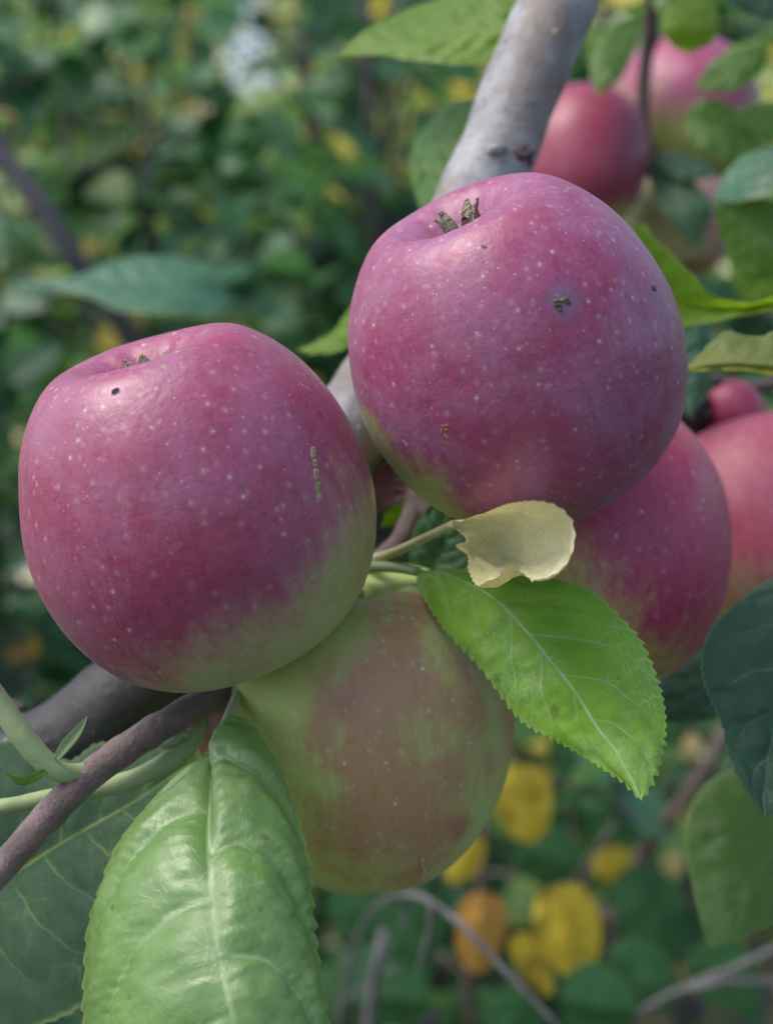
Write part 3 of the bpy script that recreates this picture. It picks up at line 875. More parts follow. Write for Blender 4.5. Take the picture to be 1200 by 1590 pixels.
# dark leaf on the right edge
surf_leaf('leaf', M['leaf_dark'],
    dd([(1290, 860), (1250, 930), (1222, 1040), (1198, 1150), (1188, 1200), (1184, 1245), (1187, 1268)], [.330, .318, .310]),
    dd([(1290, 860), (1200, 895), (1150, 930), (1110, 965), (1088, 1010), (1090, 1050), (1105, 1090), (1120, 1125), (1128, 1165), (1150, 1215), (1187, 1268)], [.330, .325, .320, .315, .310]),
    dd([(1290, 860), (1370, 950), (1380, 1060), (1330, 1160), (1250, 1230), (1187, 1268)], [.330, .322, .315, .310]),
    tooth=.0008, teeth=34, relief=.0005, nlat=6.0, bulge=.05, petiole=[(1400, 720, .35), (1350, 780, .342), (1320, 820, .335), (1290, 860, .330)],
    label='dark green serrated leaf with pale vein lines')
# soft light green leaf lower right
surf_leaf('leaf', M['leaf_green'],
    dd([(1310, 1180), (1250, 1250), (1200, 1320), (1150, 1395), (1097, 1474)], [.43, .415, .40]),
    dd([(1310, 1180), (1200, 1180), (1120, 1200), (1078, 1240), (1064, 1300), (1074, 1370), (1088, 1430), (1097, 1474)], [.43, .435, .43, .42, .40]),
    dd([(1310, 1180), (1360, 1280), (1300, 1390), (1200, 1437), (1140, 1460), (1097, 1474)], [.43, .41, .395, .40]),
    tooth=.0006, teeth=30, bulge=.05, nu=100, petiole=[(1420, 1060, .45), (1380, 1100, .445), (1340, 1140, .44), (1310, 1180, .43)])
# leaves to the right of the purple-red apple
surf_leaf('leaf', M['leaf_lime'],
    dd([(1240, 462), (1130, 476), (1060, 470), (1015, 410), (984, 350)], [.39, .40, .40, .40]),
    dd([(1240, 455), (1150, 468), (1105, 460), (1079, 430), (1050, 402), (1017, 372), (1002, 349), (984, 350)], [.38, .395, .40]),
    dd([(1240, 470), (1169, 488), (1104, 498), (1040, 505), (1000, 450), (980, 400), (984, 350)], [.38, .39, .40]),
    tooth=.0005, nu=100, bulge=.05)
surf_leaf('leaf', M['leaf_teal'],
    dd([(1082, 480), (1085, 540), (1080, 600), (1070, 650)], [.44, .44]),
    dd([(1080, 480), (1052, 520), (1045, 590), (1070, 650)], [.44, .45, .44]),
    dd([(1085, 480), (1108, 520), (1105, 590), (1070, 650)], [.44, .45, .44]),
    tooth=.0004, nu=60, bulge=.05)
surf_leaf('leaf', M['leaf_olive'],
    dd([(1062, 574), (1095, 567), (1140, 565), (1200, 569), (1280, 580), (1350, 600)], [.362, .355, .352, .352]),
    dd([(1062, 572), (1085, 550), (1098, 532), (1128, 515), (1150, 519), (1180, 524), (1210, 515), (1290, 540), (1350, 600)], [.362, .362, .362, .362, .355]),
    dd([(1062, 576), (1100, 572), (1150, 572), (1210, 577), (1280, 590), (1350, 600)], [.363, .372, .385, .38, .352]),
    tooth=.0004, teeth=20, nu=100, bulge=.03, relief=.0003, petiole=[(1000, 615, .385), (1030, 592, .375), (1045, 584, .368), (1064, 575, .362)], prad=.0013,
    label='olive curled leaf with a pale rim')
# leaves behind the limb and round the far apples
surf_leaf('leaf', M['leaf_lime'],
    dd([(800, 50), (720, 45), (640, 55), (570, 72), (522, 88)], [.40, .42, .43]),
    dd([(800, 50), (740, -25), (680, 0), (620, 20), (570, 45), (522, 88)], [.40, .44, .43]),
    dd([(800, 50), (770, 92), (730, 100), (660, 96), (590, 86), (522, 88)], [.40, .405, .43]),
    tooth=.0004, nu=80, bulge=.05)
surf_leaf('leaf', M['leaf_lime'],
    dd([(840, -40), (790, -5), (750, 15), (716, 38)], [.42, .42]),
    dd([(840, -40), (770, -25), (735, 8), (716, 38)], [.42, .43, .42]),
    dd([(840, -40), (820, 5), (765, 28), (716, 38)], [.42, .41, .42]),
    tooth=.0004, nu=60, bulge=.05)
surf_leaf('leaf', M['leaf_green'],
    dd([(760, 150), (705, 195), (672, 250), (655, 335)], [.42, .43, .43]),
    dd([(760, 150), (700, 160), (655, 205), (636, 260), (655, 335)], [.42, .445, .445, .43]),
    dd([(760, 150), (735, 220), (700, 290), (655, 335)], [.42, .42, .43]),
    tooth=.0004, nu=70, bulge=.05)
surf_leaf('leaf', M['leaf_lime'],
    dd([(1070, -20), (1072, 25), (1072, 55), (1068, 82)], [.52, .51, .52]),
    dd([(1070, -20), (1035, 15), (1028, 45), (1045, 72), (1068, 82)], [.52, .515, .52]),
    dd([(1070, -20), (1108, 10), (1114, 42), (1100, 70), (1068, 82)], [.52, .515, .52]),
    tooth=.0003, nu=60, bulge=.08)
surf_leaf('leaf', M['leaf_green'],
    dd([(1010, -60), (1040, -30), (1075, 0), (1110, 30)], [.55, .54, .54]),
    dd([(1010, -60), (1015, 10), (1050, 40), (1110, 30)], [.55, .54, .54]),
    dd([(1010, -60), (1080, -50), (1112, -10), (1110, 30)], [.55, .54, .54]),
    tooth=.0003, nu=60, bulge=.08)
surf_leaf('leaf', M['leaf_green'],
    dd([(1062, 180), (1110, 195), (1150, 225), (1185, 262)], [.585, .58, .58]),
    dd([(1062, 180), (1090, 152), (1140, 168), (1172, 205), (1185, 262)], [.585, .58, .58]),
    dd([(1062, 180), (1070, 215), (1105, 245), (1150, 255), (1185, 262)], [.585, .58, .58]),
    tooth=.0003, nu=60, bulge=.08)
surf_leaf('leaf', M['leaf_green'],
    dd([(1130, 185), (1180, 180), (1230, 195), (1280, 230)], [.56, .56, .56]),
    dd([(1130, 185), (1170, 160), (1240, 165), (1280, 230)], [.56, .56, .56]),
    dd([(1130, 185), (1170, 205), (1220, 225), (1280, 230)], [.56, .56, .56]),
    tooth=.0003, nu=60, bulge=.08)
surf_leaf('leaf', M['leaf_dark'],
    dd([(1005, 235), (1035, 285), (1060, 335), (1078, 386)], [.63, .60, .60]),
    dd([(1005, 235), (1005, 275), (1030, 330), (1078, 386)], [.63, .605, .60]),
    dd([(1005, 235), (1060, 270), (1102, 310), (1100, 345), (1078, 386)], [.63, .60, .60]),
    tooth=.0003, nu=60, bulge=.08, label='dark drooping leaf below the far apples')
surf_leaf('leaf', M['leaf_dark'],
    dd([(1010, 240), (1050, 255), (1085, 262), (1120, 272)], [.62, .61, .61]),
    dd([(1010, 240), (1050, 235), (1090, 248), (1120, 272)], [.62, .62, .61]),
    dd([(1010, 240), (1040, 272), (1080, 280), (1120, 272)], [.62, .60, .61]),
    tooth=.0003, nu=60, bulge=.08)
surf_leaf('leaf', M['leaf_teal'],
    dd([(1105, 312), (1140, 285), (1180, 262), (1260, 220)], [.50, .49, .48]),
    dd([(1105, 312), (1125, 268), (1170, 235), (1260, 220)], [.50, .50, .49]),
    dd([(1105, 312), (1150, 312), (1210, 290), (1260, 220)], [.50, .475, .48]),
    tooth=.0003, nu=60, bulge=.06)
surf_leaf('leaf', M['leaf_green'],
    dd([(1105, 318), (1150, 345), (1195, 385), (1240, 430)], [.50, .49, .49]),
    dd([(1105, 318), (1120, 370), (1150, 430), (1240, 430)], [.50, .51, .49]),
    dd([(1105, 318), (1160, 305), (1230, 330), (1240, 430)], [.50, .49, .49]),
    tooth=.0003, nu=60, bulge=.06)
surf_leaf('leaf', M['leaf_lime'],
    dd([(1200, 340), (1185, 400), (1170, 450), (1165, 480)], [.56, .56, .56]),
    dd([(1200, 340), (1140, 370), (1135, 430), (1165, 480)], [.56, .56, .56]),
    dd([(1200, 340), (1250, 380), (1220, 450), (1165, 480)], [.56, .56, .56]),
    tooth=.0003, nu=60, bulge=.06)
surf_leaf('leaf', M['leaf_dark'],
    dd([(1110, -30), (1160, -5), (1210, 5), (1260, 20)], [.45, .45, .45]),
    dd([(1110, -30), (1140, 12), (1190, 28), (1260, 20)], [.45, .445, .45]),
    dd([(1110, -30), (1170, -50), (1230, -30), (1260, 20)], [.45, .455, .45]),
    tooth=.0003, nu=60, bulge=.06)
surf_leaf('leaf', M['leaf_green'],
    dd([(1190, 60), (1150, 95), (1115, 120), (1075, 138)], [.56, .57, .58]),
    dd([(1190, 60), (1140, 70), (1100, 100), (1075, 138)], [.56, .575, .58]),
    dd([(1190, 60), (1185, 110), (1135, 142), (1075, 138)], [.56, .565, .58]),
    tooth=.0003, nu=60, bulge=.06)
surf_leaf('leaf', M['leaf_green'],
    dd([(1000, 20), (965, 60), (940, 100), (925, 150)], [.60, .58, .575]),
    dd([(1000, 20), (945, 40), (915, 90), (925, 150)], [.60, .585, .575]),
    dd([(1000, 20), (985, 80), (960, 125), (925, 150)], [.60, .58, .575]),
    tooth=.0003, nu=60, bulge=.06)
# between and behind the front apples
surf_leaf('leaf', M['leaf_lime'],
    dd([(590, 470), (548, 500), (510, 530), (462, 545)], [.40, .41, .42]),
    dd([(590, 455), (556, 463), (530, 500), (500, 527), (462, 545)], [.40, .42, .42]),
    dd([(590, 480), (565, 510), (530, 543), (495, 550), (462, 545)], [.40, .405, .42]),
    tooth=.0003, nu=60, bulge=.06)
surf_leaf('leaf', M['leaf_teal'],
    dd([(360, 470), (290, 445), (200, 440), (120, 440), (30, 440)], [.66, .65, .65, .66]),
    dd([(360, 470), (330, 420), (260, 398), (180, 405), (110, 432), (30, 438)], [.66, .67, .67, .66]),
    dd([(360, 472), (340, 490), (260, 488), (180, 480), (120, 455), (30, 442)], [.66, .63, .63, .66]),
    tooth=.0005, nu=70, bulge=.06, label='broad teal green leaf blurred above the hole-marked apple')
surf_leaf('leaf', M['leaf_lime'],
    dd([(590, 820), (620, 800), (645, 785), (672, 770)], [.385, .382, .38]),
    dd([(590, 820), (600, 795), (630, 772), (672, 770)], [.385, .382, .38]),
    dd([(590, 820), (625, 815), (655, 800), (672, 770)], [.385, .382, .38]),
    tooth=.0003, nu=60, bulge=.06)
surf_leaf('leaf', M['dryleaf'],
    dd([(600, 690), (602, 740), (612, 780), (640, 768)], [.375, .372, .37]),
    dd([(600, 690), (578, 740), (585, 795), (640, 768)], [.375, .375, .37]),
    dd([(600, 690), (630, 730), (655, 760), (640, 768)], [.375, .37, .37]),
    tooth=.0003, nu=60, bulge=.06, label='dark red dry leaf wedged between the apples')
surf_leaf('leaf', M['leaf_dark'],
    dd([(1160, 1020), (1110, 1060), (1060, 1090), (1020, 1120)], [.42, .41, .41]),
    dd([(1160, 1020), (1090, 1020), (1030, 1040), (1000, 1090), (1020, 1120)], [.42, .42, .41]),
    dd([(1160, 1020), (1150, 1090), (1090, 1120), (1020, 1120)], [.42, .41, .41]),
    tooth=.0003, nu=60, bulge=.06)
surf_leaf('leaf', M['leaf_dark'],  # added dark leaf, standing in for the shade in the gap between the apples
    dd([(650, 915), (675, 880), (690, 840), (690, 765)], [.345, .345, .345]),
    dd([(650, 915), (636, 880), (645, 815), (690, 765)], [.345, .345, .345]),
    dd([(650, 915), (720, 890), (745, 820), (690, 765)], [.345, .338, .345]),
    tooth=.0003, nu=50, bulge=.06)
# stipules
def stipule(spine, hw, mat, ds, label=None):
    pts = [P(x, y, d) for (x, y), d in zip(spine, ds)]
    n = 14
    c = catmull(pts, n)
    V, Fc = [], []
    for i in range(n):
        t = (c[min(i + 1, n - 1)] - c[max(i - 1, 0)]).normalized()
        sd_ = t.cross(FW).normalized()
        u = i / (n - 1)
        wv = hw * (math.sin(math.pi * min(1, .12 + u * .88)) ** .8) * (1 - u * .15)
        for q in (-1, -.5, 0, .5, 1):
            V.append(c[i] + sd_ * (wv * q) + FW * (abs(q) ** 2 * wv * -.5))
        for q in (1, .5, 0, -.5, -1):
            V.append(c[i] + sd_ * (wv * q * .98) + FW * (abs(q) ** 2 * wv * -.5 + .0004))
    for i in range(n - 1):
        for k in range(10):
            a, b = i * 10 + k, i * 10 + (k + 1) % 10
            Fc.append((a, b, b + 10, a + 10))
    o = obj('stipule', make_mesh('stipule', V, Fc), mat, tree)
    if label:
        o['label'] = label
stipule([(88, 1178), (105, 1155), (122, 1135), (136, 1112)], .0013, M['shoot'], [.292, .291, .290, .289])
stipule([(72, 1196), (50, 1208), (30, 1212), (8, 1198)], .0010, M['leaf_lime'], [.291, .289, .287, .286])
stipule([(362, 1078), (340, 1105), (322, 1140), (314, 1178)], .0024, M['pinkleaf'], [.325, .322, .321, .322], 'narrow pink stipule beside the twig')

# ------------------------------------------------------------------ background shrubs
def leaf_mesh(name, length, width, fold, curl, seed):
    rr = random.Random(seed)
    rows = [(0, 0), (.08, .45), (.25, .85), (.48, 1.0), (.70, .84), (.88, .48), (1.0, 0)]
    V, Fc = [], []
    for u, wv in rows:
        y = u * length
        z = -curl * length * u * u
        hw = width / 2 * wv
        for q in (-1, 0, 1):
            V.append((q * hw * math.cos(fold), y, z + abs(q) * hw * math.sin(fold) + rr.uniform(-.02, .02) * length * abs(q)))
    for i in range(len(rows) - 1):
        for k in range(2):
            a = i * 3 + k
            Fc.append((a, a + 1, a + 4, a + 3))
    return make_mesh(name, V, Fc)

RAMP_G = [(0.0, (0.07, 0.18, 0.10)), (.35, (0.10, 0.25, 0.13)), (.7, (0.15, 0.30, 0.11)), (1.0, (0.26, 0.37, 0.09))]
RAMP_D = [(0.0, (0.018, 0.065, 0.03)), (.5, (0.03, 0.10, 0.04)), (1.0, (0.06, 0.13, 0.03))]
RAMP_Y = [(0.0, (0.62, 0.44, 0.05)), (.6, (0.66, 0.50, 0.06)), (1.0, (0.60, 0.34, 0.05))]
RAMP_O = [(0.0, (0.48, 0.24, 0.07)), (1.0, (0.60, 0.40, 0.20))]
RAMP_FAR = [(0.0, (0.10, 0.22, 0.09)), (.40, (0.17, 0.31, 0.11)), (.58, (0.32, 0.40, 0.12)), (.70, (0.56, 0.52, 0.14)), (.82, (0.80, 0.62, 0.10)), (.92, (0.80, 0.50, 0.16)), (1.0, (0.86, 0.76, 0.58))]  # warm light is painted into the gold and pale end of this ramp
BG = {'g': bg_leaf_mat('shrub_leaf', RAMP_G, .40, .38), 'd': bg_leaf_mat('shrub_leaf_dark', RAMP_D, .25, .58), 'y': bg_leaf_mat('shrub_leaf_yellow', RAMP_Y, .35, .5),
      'o': bg_leaf_mat('shrub_leaf_brown', RAMP_O, .3, .6), 'far': bg_leaf_mat('far_leaf', RAMP_FAR, .45, .5, True)}
LM = {}
for key in 'gdyo':
    LM[key] = []
    for i, (l, wd, fo, cu) in enumerate([(.050, .040, .25, .10), (.044, .038, .15, .2), (.056, .040, .35, .05), (.040, .034, .1, .3)]):
        me = leaf_mesh('shrub_leaf', l, wd, fo, cu, i)
        me.materials.append(BG[key])
        LM[key].append(me)

def leaf_rot(up_bias=.75, rr=random):
    n = Vector((rr.gauss(0, .5), rr.gauss(-.35, .5), up_bias + abs(rr.gauss(0, .3)))).normalized()
    t = Vector((rr.uniform(-1, 1), rr.uniform(-1, 1), rr.uniform(-.7, .1)))
    t = (t - n * t.dot(n)).normalized()
    x = t.cross(n)
    return Matrix((x, t, n)).transposed()

M['bgstem'] = bark_mat('shrub_bark', (0.07, 0.065, 0.075), (0.12, 0.11, 0.12), (0.10, 0.07, 0.06), (0.3, 0.28, 0.25), .6, 0, .8, .1)
M['brownstem'] = bark_mat('brown_shrub_bark', (0.07, 0.05, 0.042), (0.11, 0.08, 0.068), (0.09, 0.06, 0.05), (0.3, 0.28, 0.25), .6, 0, .8, .1)
M['paletwig'] = bark_mat('pale_dry_twig', (0.075, 0.072, 0.078), (0.13, 0.125, 0.13), (0.18, 0.16, 0.15), (0.4, 0.36, 0.3), 1.5, 0.1, .75, .1)

SPECIAL = [(815, 1252), (720, 1335), (885, 1450), (828, 1500), (746, 1452), (952, 1345), (1074, 1162), (1046, 1345)]
STEMS = [(-20, 195, 62, 315, 55, 1.12), (62, 315, 205, 530, 55, 1.12), (465, 0, 490, 230, 30, 1.42), (568, 80, 580, 320, 28, 1.32), (625, 0, 590, 300, 28, 1.36)]   # open lanes along the bare stems
def blocked(p):
    a, b, d = project(p)
    if d < .97 and any(abs(a - x) < 95 and abs(b - y) < 105 for x, y in SPECIAL):
        return True
    for x0, y0, x1, y1, w_, dm in STEMS:
        t = ((a - x0) * (x1 - x0) + (b - y0) * (y1 - y0)) / ((x1 - x0) ** 2 + (y1 - y0) ** 2)
        if -.1 < t < 1.1 and d < dm and math.hypot(a - x0 - t * (x1 - x0), b - y0 - t * (y1 - y0)) < w_:
            return True
    return skygap(p, .034)

GAPS = [(388, 50, 3, 28), (384, 98, 1, 8)]
def skygap(p, size=.06):
    a, b, d = project(p)
    m = size / max(d, .3) * F * .8
    return any(abs(a - x) < w_ + m and abs(b - y) < h_ + m for x, y, w_, h_ in GAPS)

def inview(p, mx=90, my=90):
    a, b, d = project(p)
    return -mx < a < 1200 + mx and -my < b < 1590 + my and d > .2

def shrub(name, label, base, stems, nleaf, zr, spread, keys, stem_mat, seed, size=(.75, 1.2), extra=()):
    rr = random.Random(seed)
    b = Vector((base[0], base[1], 0))
    rt = root(name, label, 'shrub', Matrix.Translation(b), 'shrubs behind the apple tree')
    spots = []
    curves = []
    for k in range(stems):
        a = rr.uniform(0, 6.28)
        s = rr.uniform(.25, 1) * spread
        h = zr[1] * rr.uniform(.75, 1.05)
        top = b + Vector((math.cos(a) * s, math.sin(a) * s * .6, h))
        p0 = b + Vector((rr.uniform(-.06, .06), rr.uniform(-.06, .06), -.03))
        p1 = p0.lerp(top, .35) + Vector((rr.uniform(-.06, .06), rr.uniform(-.06, .06), .05))
        p2 = p0.lerp(top, .7) + Vector((rr.uniform(-.08, .08), rr.uniform(-.06, .06), .04))
        curves.append(([p0, p1, p2, top], [.008, .0065, .0045, .0015]))
    for pts, rad in extra:
        curves.append((pts, rad))
    per = int(nleaf / len(curves))
    leaves, hidden = [], []
    for pts, rad in curves:
        parts = [tube(pts, rad, 7, 8, .1, 40)]
        c = catmull(pts, 60)
        c = [q for q in c if q.z > zr[0]] or c[-5:]
        ntw = max(3, per // 5)
        for i in range(ntw):
            o = rr.choice(c)
            dr = Vector((rr.gauss(0, 1), rr.gauss(0, .8), rr.gauss(.35, .5))).normalized()
            ln = rr.uniform(.06, .17)
            e = o + dr * ln
            mid = o.lerp(e, .5) + Vector((0, 0, rr.uniform(0, .015)))
            parts.append(tube([o, mid, e], [.0022, .0016, .0009], 4, 3, 0, 1, False))
            for j in range(5):
                q = o.lerp(e, rr.uniform(.25, 1.05))
                if q.z < .03:
                    continue
                leaves.append(q)
        obj('stem', make_mesh('stem', *join(parts)), stem_mat, rt)
    vis = 0
    tot = []
    for q in leaves:
        pr = project(q)
        if pr[2] < .62 or blocked(q):
            continue
        mt = Matrix.Translation(q) @ leaf_rot(rr=rr).to_4x4() @ Matrix.Scale(rr.uniform(*size), 4)
        key = rr.choices([k for k, _ in keys], [w_ for _, w_ in keys])[0]
        if inview(q) and vis < 300:
            vis += 1
            o = bpy.data.objects.new('leaf', rr.choice(LM[key]))
            col.objects.link(o)
            o.parent = rt
            o.matrix_parent_inverse = MW[rt.name].inverted()
            o.matrix_basis = mt
        else:
            tot.append((mt, rr.choice(LM[key])))
    if tot:
        V, Fc = [], []
        for mt, me in tot:
            o = len(V)
            V += [mt @ v.co for v in me.vertices]
            Fc += [tuple(i + o for i in p.vertices) for p in me.polygons]
        f = obj('foliage', make_mesh('foliage', V, Fc), BG[keys[0][0]], rt)
        f['kind'] = 'stuff'
    return rt

shrub('leafy_shrub', 'green shrub with a dark slanting stem behind the hole-marked apple', (-.12, 1.30), 7, 900, (.75, 1.55), .45, [('g', 8), ('d', 2), ('y', .25)], M['bgstem'], 101,
      extra=[([P(-120, 60, 1.1), P(0, 235, 1.05), P(62, 315, 1.05), P(120, 410, 1.06), P(205, 530, 1.1), P(330, 800, 1.2), Vector((-.12, 1.30, -.03))], [.006, .009, .0095, .009, .009, .009, .010])])
shrub('leafy_shrub', 'green shrub with several dark upright stems left of the grey limb', (.02, 1.55), 7, 1000, (.8, 1.62), .42, [('g', 7), ('d', 3), ('y', .3)], M['bgstem'], 102,
      extra=[([P(465, -60, 1.4), P(470, 60, 1.4), P(485, 170, 1.4), P(500, 400, 1.42), Vector((.0, 1.55, -.03))], [.005, .008, .008, .009, .011]),
             ([P(560, -60, 1.3), P(568, 80, 1.3), P(575, 200, 1.3), P(580, 320, 1.32), Vector((.03, 1.50, -.03))], [.005, .006, .006, .007, .010]),
             ([P(625, -60, 1.35), P(610, 120, 1.35), P(592, 260, 1.35), P(585, 400, 1.36), Vector((.05, 1.52, -.03))], [.005, .006, .006, .007, .010])])
shrub('leafy_shrub', 'darker green shrub spreading far left of the apples', (-.62, 1.85), 7, 1000, (.6, 1.7), .5, [('g', 6), ('d', 3), ('y', .9), ('o', .5)], M['bgstem'], 103)
shrub('leafy_shrub', 'green shrub with scattered yellow leaves behind the far apples', (.42, 1.6), 6, 1000, (.6, 1.65), .4, [('g', 6), ('d', 2), ('y', 1.2), ('o', .3)], M['bgstem'], 104)
shrub('leafy_shrub', 'low dark shrub filling the shade under the apples', (.05, 1.12), 8, 650, (.12, .95), .5, [('d', 8), ('g', 2), ('o', .15)], M['bgstem'], 105)
ys = shrub('yellowing_shrub', 'low yellowing shrub with a brown slanting stem under the apples', (.10, .98), 4, 150, (.15, .85), .32, [('d', 8), ('g', 3), ('y', .3)], M['brownstem'], 106,
      extra=[([P(1130, 1120, .86), P(1095, 1195, .86), P(1010, 1310, .88), P(955, 1430, .90), P(900, 1560, .95), Vector((.10, .98, -.02))], [.004, .006, .006, .006, .0065, .008]),
             ([P(760, 1180, .92), P(752, 1300, .92), P(745, 1400, .93), P(730, 1600, .95), Vector((.08, 1.0, -.02))], [.003, .004, .0045, .005, .007])])

def placed_leaf(parent, px, py, d, wpx, hpx, mat, ang=0.0, tilt=.3, label=None, cup=.2):
    """a rounded shrub leaf facing the path; width and height in photo pixels at its distance"""
    c = P(px, py, d)
    w2, h2 = wpx / 2 / F * d, hpx / 2 / F * d
    V, Fc, att = [], [], []
    nu, nv = 20, 6
    ca, sa = math.cos(ang), math.sin(ang)
    for i in range(nu + 1):
        u = i / nu
        wv = 1.62 * (u ** .42) * ((1 - u) ** .58) * (1 + .07 * mnoise.noise(Vector((u * 4, px * .1, py * .1))))
        for j in range(-nv, nv + 1):
            v = j / nv
            x, y = v * w2 * wv, (1 - 2 * u) * h2
            dz = -tilt * y + cup * w2 * abs(v * wv) * 1.6 + .5 * cup * h2 * (1 - 2 * u) ** 2 + .08 * w2 * mnoise.noise(Vector((u * 4, v * 3, px)))
            V.append(c + RT * (x * ca - y * sa) + UP * (x * sa + y * ca) + FW * dz)
            att.append((u, v, abs(v) * wv))
    W = 2 * nv + 1
    Fc = [(i * W + j, i * W + j + 1, (i + 1) * W + j + 1, (i + 1) * W + j) for i in range(nu) for j in range(W - 1)]
    me = make_mesh('leaf', V, Fc)
    at = me.attributes.new('lf', 'FLOAT_VECTOR', 'POINT')
    at.data.foreach_set('vector', np.array(att, dtype=np.float32).ravel())
    o = obj('leaf', me, mat, parent)
    if label:
        o['label'] = label
    return o
M['leaf_matte'] = leaf_mat('matte_dark_leaf', (0.022, 0.085, 0.03), (0.035, 0.11, 0.04), (0.08, 0.15, 0.06), (0.08, 0.2, 0.02), 0.25, 0.68, 0.7, 0.3, 6.0, 0.1, (0.06, 0.13, 0.05), None, 0.2)  # dark green, rougher and less glossy than the other leaves
M['autumn'] = leaf_mat('autumn_yellow_leaf', (0.64, 0.46, 0.04), (0.72, 0.56, 0.07), (0.5, 0.36, 0.05), (0.70, 0.52, 0.05), .35, .55, .8, .4, 5.0, .1, (0.5, 0.36, 0.06), (0.16, 0.10, 0.02), .3)
M['autumn_o'] = leaf_mat('autumn_orange_leaf', (0.46, 0.24, 0.05), (0.54, 0.30, 0.07), (0.4, 0.2, 0.05), (0.5, 0.25, 0.05), .3, .6, .8, .4, 5.0, .1, (0.4, 0.22, 0.06), (0.30, 0.14, 0.03), .3)
M['autumn_p'] = leaf_mat('autumn_pale_leaf', (0.70, 0.52, 0.22), (0.76, 0.60, 0.30), (0.6, 0.45, 0.2), (0.7, 0.5, 0.2), .3, .6, .8, .4, 5.0, .1, (0.6, 0.45, 0.2), None, .3)
placed_leaf(ys, 815, 1252, .80, 112, 135, M['autumn'], .2, .3, 'clear yellow leaf')
placed_leaf(ys, 720, 1335, .84, 70, 90, M['autumn'], -.4, .2)
placed_leaf(ys, 885, 1450, .72, 128, 165, M['autumn'], .25, .2, 'yellow leaf with brown blotches')
placed_leaf(ys, 828, 1500, .74, 60, 120, M['autumn'], .5, .2)
placed_leaf(ys, 746, 1452, .72, 98, 140, M['autumn_o'], -.1, .2, 'orange brown leaf')
placed_leaf(ys, 952, 1345, .86, 72, 66, M['autumn'], .5, .3)
placed_leaf(ys, 1074, 1162, .95, 52, 34, M['autumn_p'], 1.2, .3)
placed_leaf(ys, 1046, 1345, .95, 50, 40, M['autumn_p'], .8, .3)
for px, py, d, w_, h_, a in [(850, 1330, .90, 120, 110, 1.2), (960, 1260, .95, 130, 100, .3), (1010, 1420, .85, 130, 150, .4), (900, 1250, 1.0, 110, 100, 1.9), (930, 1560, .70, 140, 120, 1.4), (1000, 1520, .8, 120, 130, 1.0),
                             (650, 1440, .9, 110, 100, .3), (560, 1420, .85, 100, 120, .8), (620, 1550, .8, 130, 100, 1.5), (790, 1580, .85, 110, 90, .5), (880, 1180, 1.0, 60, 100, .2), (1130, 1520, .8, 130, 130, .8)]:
    placed_leaf(ys, px, py, d, w_, h_, M['leaf_matte'], a, -.15)

# pale dry twigs standing in front of the yellowing shrub
dt = root('dry_twig', 'pale bare arching twig under the lowest apple', 'twig', Matrix.Translation((.0, .72, 0)))
main = [P(470, 2200, .80), P(500, 1800, .78), P(530, 1560, .76), P(562, 1440, .72), P(605, 1394, .66), P(655, 1394, .59), P(710, 1430, .55), P(775, 1498, .545), P(835, 1560, .54), P(885, 1615, .535)]
main = [Vector((0, .72, -.02))] + main
obj('stem', make_mesh('stem', *tube(main, [.003, .0022, .0015, .0011, .0010, .0011, .0014, .0015, .0014, .0013, .0011], 9, 10, .35, 150)), M['paletwig'], dt)
for q in ([(672, 1400, .557), (668, 1440, .56), (658, 1480, .565), (650, 1505, .57)], [(625, 1391, .635), (632, 1420, .64), (620, 1440, .645)], [(530, 1560, .76), (560, 1535, .75), (600, 1510, .75), (625, 1512, .75)]):
    obj('side_twig', make_mesh('side_twig', *tube([P(*z) for z in q], [.0016, .0014, .0013, .0008], 7, 6, .15, 150)), M['paletwig'], dt)
dt2 = root('dry_twig', 'thick grey bare stem standing upright under the lowest apple', 'twig', Matrix.Translation((-.01, .76, 0)))
obj('stem', make_mesh('stem', *tube([Vector((-.01, .76, -.02)), P(560, 1900, .75), P(572, 1600, .72), P(590, 1470, .70), P(596, 1445, .70)], [.005, .0045, .004, .0036, .003], 10, 8, .15, 100)), M['paletwig'], dt2)
dt3 = root('dry_twig', 'grey bare twig crossing below the soft light green leaf', 'twig', Matrix.Translation((.12, .80, 0)))
obj('stem', make_mesh('stem', *tube([Vector((.12, .80, -.02)), P(860, 1900, .78), P(960, 1610, .72), P(1050, 1540, .71), P(1130, 1508, .70), P(1210, 1470, .69), P(1320, 1400, .68)], [.005, .004, .0032, .0028, .0026, .0022, .0016], 9, 8, .35, 120)), M['paletwig'], dt3)
obj('side_twig', make_mesh('side_twig', *tube([P(1050, 1540, .71), P(1130, 1522, .70), P(1200, 1525, .70), P(1290, 1510, .70)], [.0025, .002, .002, .001], 7, 6, .15, 120)), M['paletwig'], dt3)

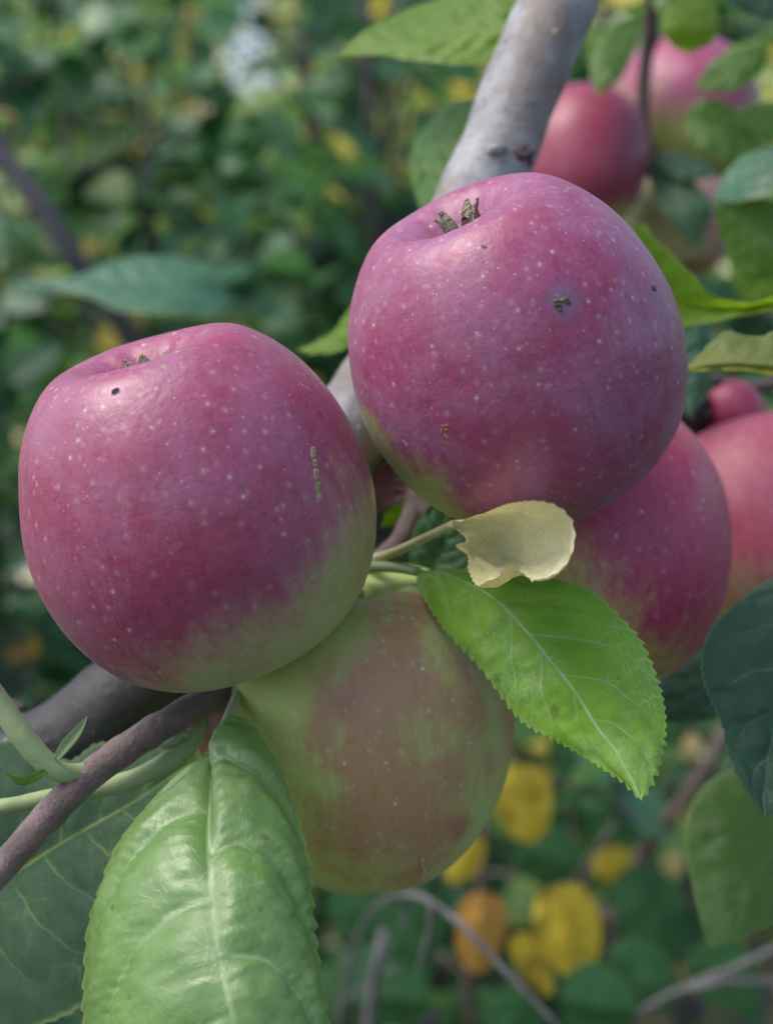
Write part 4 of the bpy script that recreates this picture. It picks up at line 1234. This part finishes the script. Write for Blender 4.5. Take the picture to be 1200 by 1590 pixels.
# ------------------------------------------------------------------ far thicket: nobody could count these leaves
def thicket(name, label, n, box, size, seed, gap=None, freq=1.3, thr=-.12, shift=0.0, slope=None):
    r = np.random.default_rng(seed)
    tpl = np.array([(-.0, 0, 0), (-.36, .35, .05), (0, .5, -.02), (.36, .35, .05), (-.28, .72, .03), (.28, .72, .03), (0, 1, -.12)])
    tri = [(0, 2, 1), (0, 3, 2), (1, 2, 4), (2, 3, 5), (4, 2, 6), (2, 5, 6)]
    (x0, x1), (y0, y1), (z0, z1) = box
    Vs, Fs, rn = [], [], []
    c = 0
    rr = random.Random(seed)
    while c < n:
        p = Vector((rr.uniform(x0, x1), rr.uniform(y0, y1), rr.uniform(z0, z1)))
        if mnoise.noise(p * freq + Vector((seed, 0, 0))) < thr + .25 * rr.random():
            continue
        if slope and not (slope[0] + (p.y - y0) * slope[1] - slope[2] < p.z < slope[0] + (p.y - y0) * slope[1]):
            continue
        if gap and gap(p):
            continue
        m3 = leaf_rot(.6, rr)
        s = rr.uniform(*size)
        Vs.append((tpl * s) @ np.array(m3).T + np.array(p))
        hue = .30 + .45 * mnoise.noise(p * 1.1 + Vector((9, seed, 0))) + rr.gauss(0, .14) + shift
        if rr.random() < .20:
            hue = rr.choice([.68, .78, .82, .90, .95, 1.0, 1.0])  # yellow and pale leaves; the bright ones also stand in for warm light spots
        hue = min(1, max(0, hue))
        rn.append(hue)
        c += 1
    V = np.concatenate(Vs)
    me = bpy.data.meshes.new(name)
    faces = (np.array(tri)[None] + 7 * np.arange(n)[:, None, None]).reshape(-1, 3)
    me.vertices.add(len(V))
    me.vertices.foreach_set('co', V.astype(np.float32).ravel())
    me.loops.add(faces.size)
    me.loops.foreach_set('vertex_index', faces.astype(np.int32).ravel())
    me.polygons.add(len(faces))
    me.polygons.foreach_set('loop_start', (np.arange(len(faces)) * 3).astype(np.int32))
    me.polygons.foreach_set('use_smooth', np.ones(len(faces), dtype=bool))
    me.update(calc_edges=True)
    me.validate()
    at = me.attributes.new('rnd', 'FLOAT', 'POINT')
    at.data.foreach_set('value', np.repeat(np.array(rn, dtype=np.float32), 7))
    o = obj(name, me, BG['far'])
    o['kind'] = 'stuff'
    o['label'] = label
    o['category'] = 'foliage'
    return o

thicket('thicket', 'tangled green and yellow thicket closing off the garden behind the shrubs', 12000, ((-2.4, 2.4), (2.1, 3.6), (0, 2.1)), (.05, .085), 51, lambda p: skygap(p, .085), 1.6, -.30, .0, (.35, 1.15, .55))
thicket('far_foliage', 'far mass of warm-tinted trees behind the thicket', 16000, ((-5, 5), (5.0, 8), (0, 3.2)), (.18, .32), 52, lambda p: skygap(p, .28), .7, -.60, .08, (.9, .95, 1.1))
